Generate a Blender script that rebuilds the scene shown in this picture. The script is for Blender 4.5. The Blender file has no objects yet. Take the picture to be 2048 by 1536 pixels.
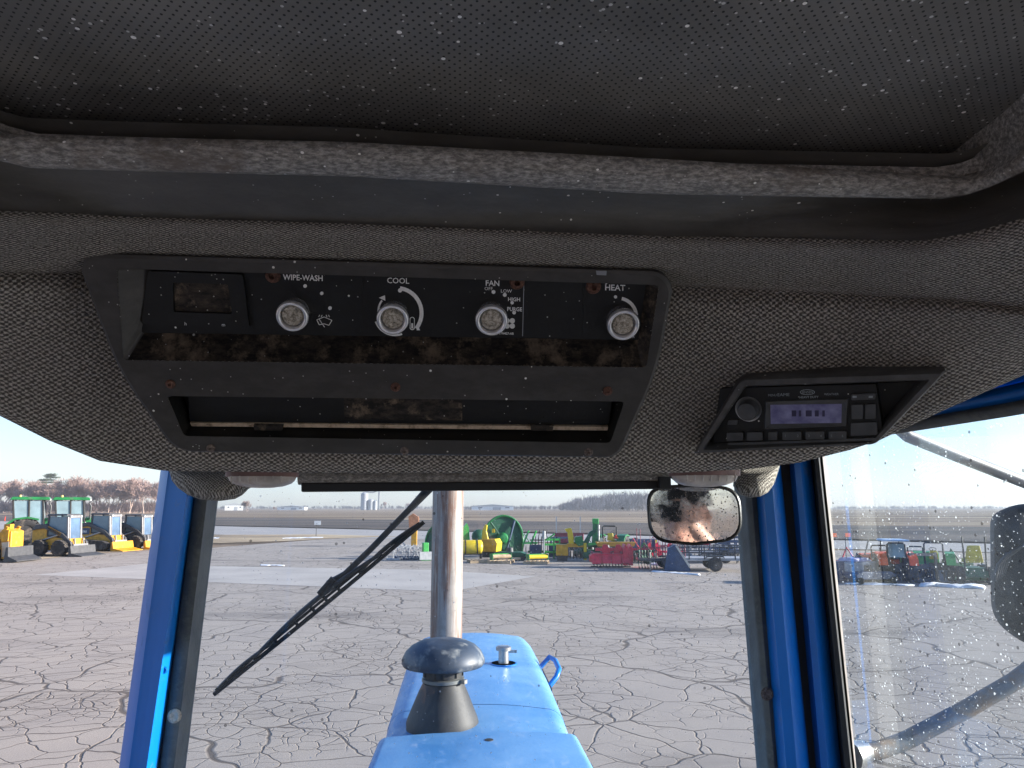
import bpy, bmesh, math, random
import numpy as np
from mathutils import Vector, Matrix
random.seed(7); np.random.seed(7)
SC = bpy.context.scene
COL = SC.collection
rad = math.radians

# ------------------------------------------------------------------ camera
FPX, YAW, PITCH = 1450.0, rad(3.6), rad(9.63)
CAM = Vector((0, 0, 2.7))
cd = bpy.data.cameras.new('camera'); cam = bpy.data.objects.new('camera', cd); COL.objects.link(cam)
cam.location = CAM; cam.rotation_euler = (math.pi/2 + PITCH, 0, -YAW)
cd.sensor_width = 36; cd.lens = 36*FPX/2048; cd.clip_start = 0.02; cd.clip_end = 6000
SC.camera = cam
# ------------------------------------------------------------------ world, sun, exposure
SUN_EL, SUN_AZ = rad(14.5), rad(92)          # azimuth clockwise from the tractor's heading (+Y)
w = bpy.data.worlds.new('World'); SC.world = w; w.use_nodes = True
nt = w.node_tree; bg = nt.nodes['Background']; sky = nt.nodes.new('ShaderNodeTexSky')
sky.sky_type = 'NISHITA'; sky.sun_disc = False; sky.sun_elevation = SUN_EL; sky.sun_rotation = SUN_AZ
sky.air_density = 1.0; sky.dust_density = 0.5; sky.ozone_density = 3.0
wb = nt.nodes.new('ShaderNodeMix'); wb.data_type = 'RGBA'; wb.blend_type = 'MULTIPLY'; wb.inputs[0].default_value = 1; wb.inputs[7].default_value = (.96, .93, 1.05, 1)   # the camera's cool white balance
nt.links.new(sky.outputs[0], wb.inputs[6]); nt.links.new(wb.outputs[2], bg.inputs[0]); bg.inputs[1].default_value = 0.092
sd = bpy.data.lights.new('sun', 'SUN'); sun = bpy.data.objects.new('sun', sd); COL.objects.link(sun)
sd.energy = 5.0; sd.angle = rad(0.53); sd.color = (1, 0.90, 0.79)
SUNV = Vector((math.sin(SUN_AZ)*math.cos(SUN_EL), math.cos(SUN_AZ)*math.cos(SUN_EL), math.sin(SUN_EL)))
sun.rotation_euler = SUNV.to_track_quat('Z', 'Y').to_euler(); sun.location = (30, 10, 40)
SC.view_settings.view_transform = 'Standard'; SC.view_settings.look = 'None'
SC.view_settings.exposure = 1.7; SC.view_settings.gamma = 1
SC.render.engine = 'CYCLES'
SC.cycles.use_denoising = True; SC.cycles.max_bounces = 10; SC.cycles.diffuse_bounces = 5
SC.cycles.transparent_max_bounces = 16; SC.cycles.sample_clamp_indirect = 8

# ------------------------------------------------------------------ pixel -> direction helpers
FW = Vector((math.sin(YAW)*math.cos(PITCH), math.cos(YAW)*math.cos(PITCH), math.sin(PITCH)))
RT = Vector((math.cos(YAW), -math.sin(YAW), 0)); UP = RT.cross(FW)
def ray(x, y): return FW + RT*((x-1024)/FPX) + UP*((768-y)/FPX)
def at_z(x, y, z): d = ray(x, y); return CAM + d*((z-CAM.z)/d.z)
def at_y(x, y, Y): d = ray(x, y); return CAM + d*((Y-CAM.y)/d.y)
def at_x(x, y, X): d = ray(x, y); return CAM + d*((X-CAM.x)/d.x)
def gnd(x, y): return at_z(x, y, 0)
def lerp(a, b, t): return a + (b-a)*t
def interp(pts, x): return float(np.interp(x, [p[0] for p in pts], [p[1] for p in pts]))

# ------------------------------------------------------------------ materials
def N(t, typ, **kw):
    n = t.nodes.new(typ)
    for k, v in kw.items(): setattr(n, k, v)
    return n
def newmat(name):
    m = bpy.data.materials.new(name); m.use_nodes = True
    t = m.node_tree; return m, t, t.nodes['Principled BSDF'], t.links.new
def noise(t, vec, scale, detail=4, rough=.55, dist=0):
    n = N(t, 'ShaderNodeTexNoise'); n.inputs['Scale'].default_value = scale; n.inputs['Detail'].default_value = detail
    n.inputs['Roughness'].default_value = rough; n.inputs['Distortion'].default_value = dist
    if vec: t.links.new(vec, n.inputs['Vector'])
    return n.outputs['Fac']
def ramp(t, fac, stops, interp='LINEAR'):
    r = N(t, 'ShaderNodeValToRGB'); cr = r.color_ramp; cr.interpolation = interp
    while len(cr.elements) < len(stops): cr.elements.new(.5)
    for e, (p, c) in zip(cr.elements, stops):
        e.position = p; e.color = (*c, 1) if len(c) == 3 else c
    t.links.new(fac, r.inputs[0]); return r.outputs[0]
def gray(v): return (v, v, v)
def mixc(t, fac, a, b, mode='MIX'):
    n = N(t, 'ShaderNodeMix', data_type='RGBA', blend_type=mode)
    for s, v in ((n.inputs[0], fac), (n.inputs[6], a), (n.inputs[7], b)):
        if hasattr(v, 'links') or hasattr(v, 'is_linked'): t.links.new(v, s)
        elif isinstance(v, (int, float)): s.default_value = v
        else: s.default_value = (*v, 1)
    return n.outputs[2]
def mth(t, op, a, b=None, c=None, clamp=False):
    n = N(t, 'ShaderNodeMath', operation=op); n.use_clamp = clamp
    for i, v in enumerate((a, b, c)):
        if v is None: continue
        if isinstance(v, (int, float)): n.inputs[i].default_value = v
        else: t.links.new(v, n.inputs[i])
    return n.outputs[0]
def mapping(t, vec, scale=(1, 1, 1), rot=(0, 0, 0)):
    n = N(t, 'ShaderNodeMapping'); n.inputs['Scale'].default_value = scale; n.inputs['Rotation'].default_value = rot
    t.links.new(vec, n.inputs['Vector']); return n.outputs[0]
def objco(t): return N(t, 'ShaderNodeTexCoord').outputs['Object']
def bump(t, bs, height, strength=.3, dist=.01):
    b = N(t, 'ShaderNodeBump'); b.inputs['Strength'].default_value = strength; b.inputs['Distance'].default_value = dist
    t.links.new(height, b.inputs['Height']); t.links.new(b.outputs[0], bs.inputs['Normal'])
MATS = {}
def paint(name, col, rough=.5, metal=0, var=.25, scale=6, dirt=None, dirt_amt=.35, dscale=9, bmp=0, bscale=150):
    if name in MATS: return MATS[name]
    m, t, bs, L = newmat(name); o = objco(t)
    c0 = tuple(x*(1-var) for x in col); c1 = tuple(min(1, x*(1+var)) for x in col)
    c = ramp(t, noise(t, o, scale, 6), [(.3, c0), (.7, c1)])
    if dirt:
        k = ramp(t, noise(t, o, dscale, 9, .65), [(.62-dirt_amt*.4, gray(0)), (.75-dirt_amt*.2, gray(.85))])
        c = mixc(t, k, c, dirt)
        L(mth(t, 'MULTIPLY_ADD', k, .35, rough, True), bs.inputs['Roughness'])
    else: bs.inputs['Roughness'].default_value = rough
    L(c, bs.inputs['Base Color']); bs.inputs['Metallic'].default_value = metal
    if bmp: bump(t, bs, noise(t, o, bscale, 3), bmp, .004)
    MATS[name] = m; return m
def specks(t, vec, scale, size, keep):
    """small bright flecks: 1 where a random cell point is near"""
    v = N(t, 'ShaderNodeTexVoronoi'); v.inputs['Scale'].default_value = scale; L = t.links.new; L(vec, v.inputs['Vector'])
    wn = N(t, 'ShaderNodeTexWhiteNoise'); L(v.outputs['Position'], wn.inputs['Vector'])
    on = mth(t, 'GREATER_THAN', wn.outputs['Value'], 1-keep)
    s = mth(t, 'MULTIPLY', wn.outputs['Value'], size)
    return mth(t, 'MULTIPLY', on, mth(t, 'LESS_THAN', v.outputs['Distance'], s))

def m_fabric():
    m, t, bs, L = newmat('woven_fabric')
    uv = N(t, 'ShaderNodeUVMap').outputs[0]
    nz = N(t, 'ShaderNodeTexNoise'); nz.inputs['Scale'].default_value = 160; nz.inputs['Detail'].default_value = 2; L(uv, nz.inputs['Vector'])
    vm = N(t, 'ShaderNodeVectorMath', operation='MULTIPLY_ADD'); L(nz.outputs['Color'], vm.inputs[0])
    vm.inputs[1].default_value = (.0055,)*3; L(uv, vm.inputs[2])
    sp = N(t, 'ShaderNodeSeparateXYZ'); L(vm.outputs[0], sp.inputs[0])
    p, q = .0074, .0068
    a = mth(t, 'MULTIPLY', sp.outputs[0], 2*math.pi/p); b = mth(t, 'MULTIPLY', sp.outputs[1], 2*math.pi/q)
    s1 = mth(t, 'COSINE', a); s2 = mth(t, 'COSINE', b)
    h = mth(t, 'MULTIPLY', s1, s2)
    tr = noise(t, uv, 420, 3, .7)
    h2 = mth(t, 'ADD', h, mth(t, 'MULTIPLY', mth(t, 'SUBTRACT', tr, .5), 3.4))
    blot = noise(t, uv, 7, 4)
    c = ramp(t, mth(t, 'MULTIPLY_ADD', h2, .5, .5), [(.22, (.060, .053, .046)), (.55, (.40, .36, .31)), (.85, (.95, .88, .78))])
    c = mixc(t, mth(t, 'MULTIPLY', blot, .55), c, (.29, .258, .222))
    L(c, bs.inputs['Base Color']); bs.inputs['Roughness'].default_value = .95
    bs.inputs['Specular IOR Level'].default_value = .1
    bump(t, bs, h2, .9, .0022); return m
def m_perforated():
    m, t, bs, L = newmat('perforated_vinyl'); o = objco(t)
    sp = N(t, 'ShaderNodeSeparateXYZ'); L(o, sp.inputs[0])
    p = .0072
    a = mth(t, 'MULTIPLY', sp.outputs[0], math.pi/p); b = mth(t, 'MULTIPLY', sp.outputs[1], math.pi/p*.9)
    s = mth(t, 'MULTIPLY', mth(t, 'SINE', mth(t, 'ADD', a, b)), mth(t, 'SINE', mth(t, 'SUBTRACT', a, b)))
    hole = mth(t, 'GREATER_THAN', mth(t, 'ABSOLUTE', s), .86)
    base = ramp(t, noise(t, o, 9, 5), [(.3, (.115, .11, .099)), (.7, (.20, .19, .172))])
    c = mixc(t, hole, base, (.010, .010, .010))
    k1 = specks(t, o, 72, .135, .42); k2 = specks(t, o, 150, .20, .34); dens = noise(t, o, 4, 3)
    k = mth(t, 'MULTIPLY', mth(t, 'MAXIMUM', k1, mth(t, 'MULTIPLY', k2, .55)), mth(t, 'GREATER_THAN', dens, .36))
    c = mixc(t, k, c, (.95, .93, .88)); L(c, bs.inputs['Base Color']); bs.inputs['Roughness'].default_value = .62
    bump(t, bs, hole, .6, -.002); return m
def m_grimy(name, base, light, brown, amt=.5, rough=.55, speck=.1, bs2=7, bs1=22):
    m, t, bs, L = newmat(name); o = objco(t)
    n1 = noise(t, mapping(t, o, (1, 2, 2)), bs1, 9, .7); n2 = noise(t, o, bs2, 9, .7); n3 = noise(t, o, 130, 4, .7)
    c = mixc(t, ramp(t, n1, [(.42, gray(0)), (.72, gray(1))]), base, light)
    c = mixc(t, ramp(t, n2, [(.75-.35*amt, gray(0)), (.85-.3*amt, gray(.9))]), c, brown)
    c = mixc(t, mth(t, 'MULTIPLY', n3, .5), c, base)
    k = mth(t, 'MAXIMUM', specks(t, o, 70, .10, speck), mth(t, 'MULTIPLY', specks(t, o, 170, .14, speck), .5))
    c = mixc(t, k, c, (.9, .87, .8))
    L(c, bs.inputs['Base Color']); bs.inputs['Roughness'].default_value = rough
    bump(t, bs, n3, .25, .002); return m
def m_asphalt():
    m, t, bs, L = newmat('cracked_asphalt'); o = objco(t)
    def warp(sc, amp):
        nz = N(t, 'ShaderNodeTexNoise'); nz.inputs['Scale'].default_value = sc; nz.inputs['Detail'].default_value = 2.5; L(o, nz.inputs['Vector'])
        vm = N(t, 'ShaderNodeVectorMath', operation='MULTIPLY_ADD'); L(nz.outputs['Color'], vm.inputs[0])
        vm.inputs[1].default_value = (amp, amp, 0); L(o, vm.inputs[2]); return vm.outputs[0]
    def edge(vec, scale):
        v = N(t, 'ShaderNodeTexVoronoi', feature='DISTANCE_TO_EDGE', voronoi_dimensions='2D'); v.inputs['Scale'].default_value = scale
        L(vec, v.inputs['Vector']); return v.outputs['Distance']
    def crack(vec, scale, wn, wmin, wmax):       # metres
        d = mth(t, 'DIVIDE', edge(vec, scale), scale)
        wd = mth(t, 'MULTIPLY_ADD', wn, wmax-wmin, wmin)
        return mth(t, 'SUBTRACT', 1, mth(t, 'DIVIDE', d, wd), None, True)
    ww = ramp(t, noise(t, o, .55, 3), [(.35, gray(0)), (.7, gray(1))])
    some = ramp(t, noise(t, o, .9, 5, .6), [(.40, gray(0)), (.52, gray(1))])
    patch = ramp(t, noise(t, o, .26, 5, .6), [(.40, gray(0)), (.54, gray(1))]); patch2 = ramp(t, noise(t, mapping(t, o, (1, 1, 1), (0, 0, 2)), .33, 5, .6), [(.52, gray(0)), (.62, gray(1))])
    big = crack(warp(.45, 2.2), .21, ww, .030, .075)
    med = mth(t, 'MULTIPLY', crack(warp(1.3, .50), 1.0, ww, .014, .034), mth(t, 'MULTIPLY_ADD', some, .45, .55))
    sml = mth(t, 'MULTIPLY', crack(warp(2.4, .26), 2.0, ww, .010, .022), patch)
    tin = mth(t, 'MULTIPLY', crack(warp(4.5, .14), 3.8, ww, .008, .016), patch2)
    ck = mth(t, 'MAXIMUM', mth(t, 'MAXIMUM', big, med), mth(t, 'MAXIMUM', sml, tin))
    ck = mth(t, 'MULTIPLY', ck, 1.5, None, True)
    fine = noise(t, o, 55, 5, .75); mid = noise(t, o, .8, 6, .6); dk = noise(t, mapping(t, o, (.12, .35, 1)), 1, 5)
    c = ramp(t, fine, [(.25, (.24, .205, .175)), (.55, (.365, .318, .272)), (.8, (.47, .418, .362))])
    c = mixc(t, ramp(t, mid, [(.35, gray(0)), (.7, gray(.45))]), c, (.24, .215, .2))
    c = mixc(t, ramp(t, dk, [(.56, gray(0)), (.68, gray(.6))]), c, (.13, .112, .10))
    c = mixc(t, mth(t, 'MULTIPLY', patch2, .10), c, (.16, .13, .112))
    c = mixc(t, mth(t, 'MULTIPLY', ck, .88), c, (.075, .058, .047))
    L(c, bs.inputs['Base Color']); bs.inputs['Roughness'].default_value = .9
    bump(t, bs, mth(t, 'SUBTRACT', mth(t, 'MULTIPLY', fine, .30), ck), .7, .008); return m
def m_field(name, cols, sc=(.004, .05, 1), rot=0, s=1.0):
    m, t, bs, L = newmat(name); o = objco(t)
    n = noise(t, mapping(t, o, sc, (0, 0, rot)), s, 8, .6); f = noise(t, o, 1.3, 8, .7)
    c = ramp(t, mth(t, 'MULTIPLY_ADD', f, .25, mth(t, 'MULTIPLY_ADD', n, 1.5, -.37)), [(.32+.36*i/(len(cols)-1), x) for i, x in enumerate(cols)])
    L(c, bs.inputs['Base Color']); bs.inputs['Roughness'].default_value = 1; bs.inputs['Specular IOR Level'].default_value = .1
    bump(t, bs, f, .5, .15); return m
def m_glass(name, tint, dust, speck=.3, streak=.3, dark=.0, dustcol=(.75, .76, .76), ssc=70, lo=0.0, gloss=.6):
    m, t, bs, L = newmat(name); t.nodes.remove(bs); o = objco(t)
    tr = N(t, 'ShaderNodeBsdfTransparent'); tr.inputs[0].default_value = (*tint, 1)
    gl = N(t, 'ShaderNodeBsdfGlossy'); gl.inputs['Roughness'].default_value = .02
    fr = N(t, 'ShaderNodeFresnel'); fr.inputs[0].default_value = 1.35
    df = N(t, 'ShaderNodeBsdfDiffuse'); df.inputs[0].default_value = (*dustcol, 1)
    tl = N(t, 'ShaderNodeBsdfTranslucent'); tl.inputs[0].default_value = (*dustcol, 1)
    d = N(t, 'ShaderNodeMixShader'); L(df.outputs[0], d.inputs[1]); L(tl.outputs[0], d.inputs[2])
    a = N(t, 'ShaderNodeMixShader'); L(mth(t, 'MULTIPLY', fr.outputs[0], gloss), a.inputs[0]); L(tr.outputs[0], a.inputs[1]); L(gl.outputs[0], a.inputs[2])
    st = ramp(t, noise(t, mapping(t, o, (60, 60, 3)), 1, 6, .6), [(.5, gray(0)), (.75, gray(1))])
    bl = ramp(t, noise(t, o, 5, 5), [(.35, gray(lo)), (.7, gray(1))])
    sp = mth(t, 'MAXIMUM', specks(t, o, ssc, .16, speck), mth(t, 'MULTIPLY', specks(t, o, ssc*2.3, .22, speck), .6))
    k = mth(t, 'MULTIPLY', bl, dust); k = mth(t, 'MULTIPLY_ADD', mth(t, 'MULTIPLY', st, bl), streak*dust*2, k)
    k = mth(t, 'ADD', k, mth(t, 'MULTIPLY', sp, .55), None, True)
    b = N(t, 'ShaderNodeMixShader'); L(k, b.inputs[0]); L(a.outputs[0], b.inputs[1]); L(d.outputs[0], b.inputs[2])
    out = b.outputs[0]
    if dark:
        dk = specks(t, mapping(t, o, (1, 1, 1)), ssc*.8, .2, dark); dd = N(t, 'ShaderNodeBsdfDiffuse'); dd.inputs[0].default_value = (.12, .1, .09, 1)
        c = N(t, 'ShaderNodeMixShader'); L(mth(t, 'MULTIPLY', dk, .6), c.inputs[0]); L(out, c.inputs[1]); L(dd.outputs[0], c.inputs[2]); out = c.outputs[0]
    L(out, t.nodes['Material Output'].inputs[0]); return m
def m_mirror():
    m, t, bs, L = newmat('speckled_mirror'); o = objco(t)
    k = mth(t, 'MAXIMUM', specks(t, o, 210, .32, .22), specks(t, o, 420, .36, .18))
    n = ramp(t, noise(t, o, 45, 6, .7), [(.45, gray(.03)), (.8, gray(.35))])
    f = mth(t, 'MAXIMUM', mth(t, 'MULTIPLY', k, .85), n)
    L(mth(t, 'SUBTRACT', 1, f), bs.inputs['Metallic']); bs.inputs['Roughness'].default_value = .03
    L(mixc(t, f, (.8, .82, .84), (.16, .12, .09)), bs.inputs['Base Color'])
    L(mth(t, 'MULTIPLY', f, .7), bs.inputs['Roughness']); return m
def m_streaked_pipe():
    m, t, bs, L = newmat('weathered_exhaust_steel'); o = objco(t)
    n = noise(t, mapping(t, o, (26, 26, 1.2)), 1, 8, .65); n2 = noise(t, o, 14, 7, .7)
    c = ramp(t, n, [(.3, (.20, .17, .15)), (.45, (.34, .31, .28)), (.56, (.19, .095, .06)), (.64, (.44, .40, .35)), (.8, (.52, .47, .41))])
    c = mixc(t, ramp(t, n2, [(.5, gray(0)), (.7, gray(.6))]), c, (.16, .13, .12))
    L(c, bs.inputs['Base Color']); bs.inputs['Roughness'].default_value = .6; bs.inputs['Metallic'].default_value = .25; return m
def m_hood():
    m, t, bs, L = newmat('faded_blue_hood_paint'); o = objco(t)
    n = noise(t, o, 3.2, 9, .6, .3); n2 = noise(t, mapping(t, o, (2, .8, 1)), 15, 12, .78, .6); r = noise(t, o, 3.1, 6, .6)
    c = mixc(t, ramp(t, n, [(.36, gray(0)), (.72, gray(1))]), (.065, .23, .50), (.16, .35, .61))
    c = mixc(t, ramp(t, n2, [(.54, gray(0)), (.74, gray(.50))]), c, (.42, .52, .66))
    c = mixc(t, ramp(t, r, [(.70, gray(0)), (.78, gray(.7))]), c, (.30, .17, .09))
    L(c, bs.inputs['Base Color']); bs.inputs['Roughness'].default_value = .42
    L(ramp(t, n2, [(.4, gray(.32)), (.7, gray(.7))]), bs.inputs['Roughness']); return m
def m_foil(name, a, b, c3, sc=60):
    m, t, bs, L = newmat(name); o = objco(t); n = noise(t, o, sc, 8, .75)
    L(ramp(t, n, [(.35, a), (.5, b), (.68, c3)]), bs.inputs['Base Color']); bs.inputs['Roughness'].default_value = .85
    bump(t, bs, n, .5, .002); return m

FABRIC = m_fabric(); PERF = m_perforated()
BAR = m_grimy('scuffed_grey_trim', (.14, .13, .115), (.70, .645, .57), (.13, .092, .065), .52, .6, .5, 10, 170)
FLANGE = m_grimy('black_flange_plastic', (.085, .079, .068), (.135, .125, .11), (.22, .165, .12), .22, .5, .12)
PANEL = m_grimy('black_panel_plastic', (.046, .042, .037), (.088, .081, .073), (.20, .165, .14), .10, .42, .14)
PLATE = m_grimy('dark_control_plate', (.004, .0042, .004), (.012, .012, .011), (.07, .05, .036), .16, .55, .16)
LEDGE = m_grimy('rust_stained_ledge', (.012, .011, .010), (.12, .09, .065), (.36, .265, .18), .66, .9, .15, 30, 60)
FOAM = m_foil('tan_foam', (.25, .18, .12), (.60, .46, .32), (.72, .58, .42), 120)
PRINT = paint('white_print', (.92, .90, .86), .6, var=.1, scale=300)
RUST = m_foil('rusted_screw_steel', (.03, .014, .01), (.13, .06, .04), (.24, .13, .09), 260)
RUSTL = m_foil('tarnished_screw_steel', (.05, .04, .036), (.16, .12, .10), (.30, .25, .21), 300)
CHROME = paint('worn_chrome', (.9, .9, .91), .22, .7, .06)
CAPM = m_foil('crusted_knob_face', (.05, .042, .032), (.42, .37, .29), (.85, .8, .7), 300)
BLACK = paint('black_rubber', (.018, .018, .019), .65, var=.3)
TRIM = paint('grey_rubber_trim', (.10, .102, .095), .6, var=.3, scale=20, dirt=(.17, .17, .15), dirt_amt=.3, dscale=60, bmp=.2)
BLUE = paint('blue_cab_paint', (.0, .145, .50), .38, var=.18, scale=3, dirt=(.08, .17, .38), dirt_amt=.08, dscale=30)
HOOD = m_hood(); PIPE = m_streaked_pipe()
DOME = paint('dusty_black_precleaner', (.035, .05, .075), .48, var=.4, scale=12, dirt=(.30, .31, .30), dirt_amt=.22, dscale=16)
CONE = paint('black_plastic_cone', (.026, .027, .029), .6, var=.35, scale=10, dirt=(.08, .077, .07), dirt_amt=.2, dscale=20)
STEEL = paint('bare_steel', (.45, .45, .44), .35, .9, .3, 20)
DGREY = paint('dark_grey_metal', (.05, .052, .056), .5, var=.3)
GREEN = paint('machine_green', (.016, .16, .045), .38, var=.3, scale=4, dirt=(.10, .16, .09), dirt_amt=.15, dscale=5)
LGREEN = paint('bright_machine_green', (.05, .34, .07), .35, var=.25)
DGREEN = paint('dark_machine_green', (.010, .085, .042), .5, var=.4, scale=5, dirt=(.05, .12, .08), dirt_amt=.25, dscale=7)
YELL = paint('machine_yellow', (.56, .27, .012), .45, var=.25, scale=4, dirt=(.36, .24, .10), dirt_amt=.15, dscale=6)
LYELL = paint('lemon_yellow', (.66, .48, .02), .4, var=.12)
OCHRE = paint('ochre_yellow', (.52, .28, .02), .45, var=.25)
ORANGE = paint('tractor_orange', (.72, .10, .02), .4, var=.2)
RED = paint('implement_red', (.62, .018, .05), .4, var=.25, scale=5)
MAROON = paint('faded_maroon', (.22, .05, .07), .6, var=.25)
NAVY = paint('navy_steel', (.035, .06, .12), .5, var=.3)
SILVER = paint('pale_grey_paint', (.34, .35, .36), .45, var=.2)
LGREY = paint('loader_grey', (.17, .175, .185), .5, var=.25)
WHITE = paint('white_paint', (.78, .78, .76), .5, var=.1)
TYRE = paint('tyre_rubber', (.028, .028, .029), .85, var=.4, scale=5, dirt=(.20, .165, .13), dirt_amt=.3, dscale=3)
CABGL = paint('tinted_cab_glass', (.20, .29, .33), .06, 0, .3, 1.2)
WOOD = paint('pallet_wood', (.42, .31, .2), .85, var=.35, scale=5)
GREYC = paint('weathered_grey_plastic', (.33, .34, .36), .6, var=.3)
BARK = paint('pale_bark', (.36, .28, .235), .95, var=.35, scale=1)
TWIG = paint('bare_twigs', (.34, .245, .215), .95, var=.3, scale=.5)
PINE = paint('pine_needles', (.055, .075, .045), .9, var=.5, scale=.6)
SNOW = paint('old_snow', (.72, .74, .78), .75, var=.15, scale=1)
CONC = paint('concrete', (.385, .355, .325), .9, var=.13, scale=.5, dirt=(.33, .31, .29), dirt_amt=.2, dscale=2, bmp=.2, bscale=30)
ROADM = paint('pale_road_surface', (.32, .30, .285), .9, var=.1, scale=.3)
ASPH = m_asphalt()
FIELD = m_field('stubble_field', [(.10, .075, .056), (.19, .142, .102), (.28, .215, .15), (.35, .28, .20)], (.006, .045, 1), -.35)
DITCH = m_field('dark_ditch_grass', [(.075, .068, .064), (.115, .10, .09), (.16, .135, .112)], (.02, .08, 1), -.35)
VERGE = m_field('straw_verge', [(.20, .165, .13), (.36, .28, .19), (.48, .39, .27)], (.05, .2, 1), -.2)
WSG = m_glass('dusty_windshield_glass', (.93, .965, .985), .030, .05, .35, .015, ssc=90)
SDG = m_glass('dirty_side_glass', (.90, .955, .985), .0085, .22, .12, .10, (.70, .79, .86), 95, .2, .22)

# ------------------------------------------------------------------ mesh builder
class MB:
    def __init__(s): s.v = []; s.f = []; s.uv = None
    def add(s, vs, fs):
        o = len(s.v); s.v += [tuple(v) for v in vs]; s.f += [tuple(i+o for i in f) for f in fs]; return s
    def box(s, c, d, rot=None, top=1.0, tx=None):
        hx, hy, hz = d[0]/2, d[1]/2, d[2]/2; tx = top if tx is None else tx
        vs = [Vector((x*hx*(tx if z > 0 else 1), y*hy*(top if z > 0 else 1), z*hz)) for z in (-1, 1) for x, y in ((-1, -1), (1, -1), (1, 1), (-1, 1))]
        if rot:
            M = Matrix.Rotation(rot[2], 3, 'Z') @ Matrix.Rotation(rot[1], 3, 'Y') @ Matrix.Rotation(rot[0], 3, 'X'); vs = [M @ v for v in vs]
        c = Vector(c)
        return s.add([v+c for v in vs], [(3, 2, 1, 0), (4, 5, 6, 7), (0, 1, 5, 4), (1, 2, 6, 5), (2, 3, 7, 6), (3, 0, 4, 7)])
    def cyl(s, p0, p1, r0, r1=None, n=12, cap=True):
        p0, p1 = Vector(p0), Vector(p1); r1 = r0 if r1 is None else r1
        q = (p1-p0).to_track_quat('Z', 'Y'); vs = []
        for p, r in ((p0, r0), (p1, r1)):
            vs += [p + q @ Vector((r*math.cos(2*math.pi*i/n), r*math.sin(2*math.pi*i/n), 0)) for i in range(n)]
        fs = [(i, (i+1) % n, n+(i+1) % n, n+i) for i in range(n)]
        if cap: fs += [tuple(range(n-1, -1, -1)), tuple(range(n, 2*n))]
        return s.add(vs, fs)
    def tube(s, pts, r, n=8, closed=False):
        pts = [Vector(p) for p in pts]; rs = r if isinstance(r, (list, tuple)) else [r]*len(pts); k = len(pts); vs = []
        up = Vector((.13, .21, 1)).normalized()
        for i, p in enumerate(pts):
            d = (pts[(i+1) % k if closed else min(i+1, k-1)] - pts[(i-1) % k if closed else max(i-1, 0)]).normalized()
            a = d.cross(up)
            if a.length < .1: a = d.cross(Vector((1, .2, .1)))
            a.normalize(); b = a.cross(d)
            vs += [p + (a*math.cos(2*math.pi*j/n) + b*math.sin(2*math.pi*j/n))*rs[i] for j in range(n)]
        fs = []
        for i in range(k if closed else k-1):
            i2 = (i+1) % k
            fs += [(i*n+j, i*n+(j+1) % n, i2*n+(j+1) % n, i2*n+j) for j in range(n)]
        if not closed: fs += [tuple(range(n-1, -1, -1)), tuple((k-1)*n+j for j in range(n))]
        return s.add(vs, fs)
    def lathe(s, prof, n=24, M=None):
        """prof: (r, z) about local Z; M: 4x4 placing it"""
        M = M or Matrix(); vs = []
        for r, z in prof: vs += [M @ Vector((r*math.cos(2*math.pi*i/n), r*math.sin(2*math.pi*i/n), z)) for i in range(n)]
        k = len(prof); fs = [(a*n+i, a*n+(i+1) % n, (a+1)*n+(i+1) % n, (a+1)*n+i) for a in range(k-1) for i in range(n)]
        if prof[0][0] > 1e-5: fs.append(tuple(range(n-1, -1, -1)))
        if prof[-1][0] > 1e-5: fs.append(tuple((k-1)*n+i for i in range(n)))
        return s.add(vs, fs)
    def prism(s, pts, y0, y1, M=None):
        """polygon in local XZ extruded along local Y"""
        M = M or Matrix(); n = len(pts)
        vs = [M @ Vector((x, y, z)) for y in (y0, y1) for x, z in pts]
        return s.add(vs, [tuple(range(n)), tuple(range(2*n-1, n-1, -1))] + [(i, n+i, n+(i+1) % n, (i+1) % n) for i in range(n)])
    def slab(s, a, off):
        """a: ring of 3-D points, off: vector giving the thickness"""
        n = len(a); off = Vector(off); a = [Vector(p) for p in a]
        return s.add(a+[p+off for p in a], [tuple(range(n)), tuple(range(2*n-1, n-1, -1))] + [(i, n+i, n+(i+1) % n, (i+1) % n) for i in range(n)])
    def grid(s, rows):
        """rows of equal length -> quads"""
        m = len(rows[0]); vs = [p for r in rows for p in r]
        return s.add(vs, [(i*m+j, i*m+j+1, (i+1)*m+j+1, (i+1)*m+j) for i in range(len(rows)-1) for j in range(m-1)])
    def loft(s, rows, cap=True):
        """closed rings"""
        m = len(rows[0]); vs = [p for r in rows for p in r]
        fs = [(i*m+j, i*m+(j+1) % m, (i+1)*m+(j+1) % m, (i+1)*m+j) for i in range(len(rows)-1) for j in range(m)]
        if cap: fs += [tuple(range(m-1, -1, -1)), tuple((len(rows)-1)*m+j for j in range(m))]
        return s.add(vs, fs)
    def mesh(s, name, mat, smooth=False, flip=True):
        me = bpy.data.meshes.new(name); me.from_pydata(s.v, [], s.f)
        bm = bmesh.new(); bm.from_mesh(me)
        if flip: bmesh.ops.recalc_face_normals(bm, faces=bm.faces)
        bm.to_mesh(me); bm.free()
        for mm in (mat if isinstance(mat, (list, tuple)) else [mat]): me.materials.append(mm)
        if smooth:
            me.polygons.foreach_set('use_smooth', [True]*len(me.polygons))
            if smooth is not True: me.set_sharp_from_angle(angle=rad(smooth))
        me.update(); return me
    def build(s, name, mat, parent=None, smooth=False, label=None, bevel=0, flip=True):
        o = bpy.data.objects.new(name, s.mesh(name, mat, smooth, flip)); COL.objects.link(o); o.parent = parent
        if label: o['label'] = label
        if bevel:
            b = o.modifiers.new('bevel', 'BEVEL'); b.width = bevel; b.segments = 2; b.limit_method = 'ANGLE'; b.angle_limit = rad(40)
        return o
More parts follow.
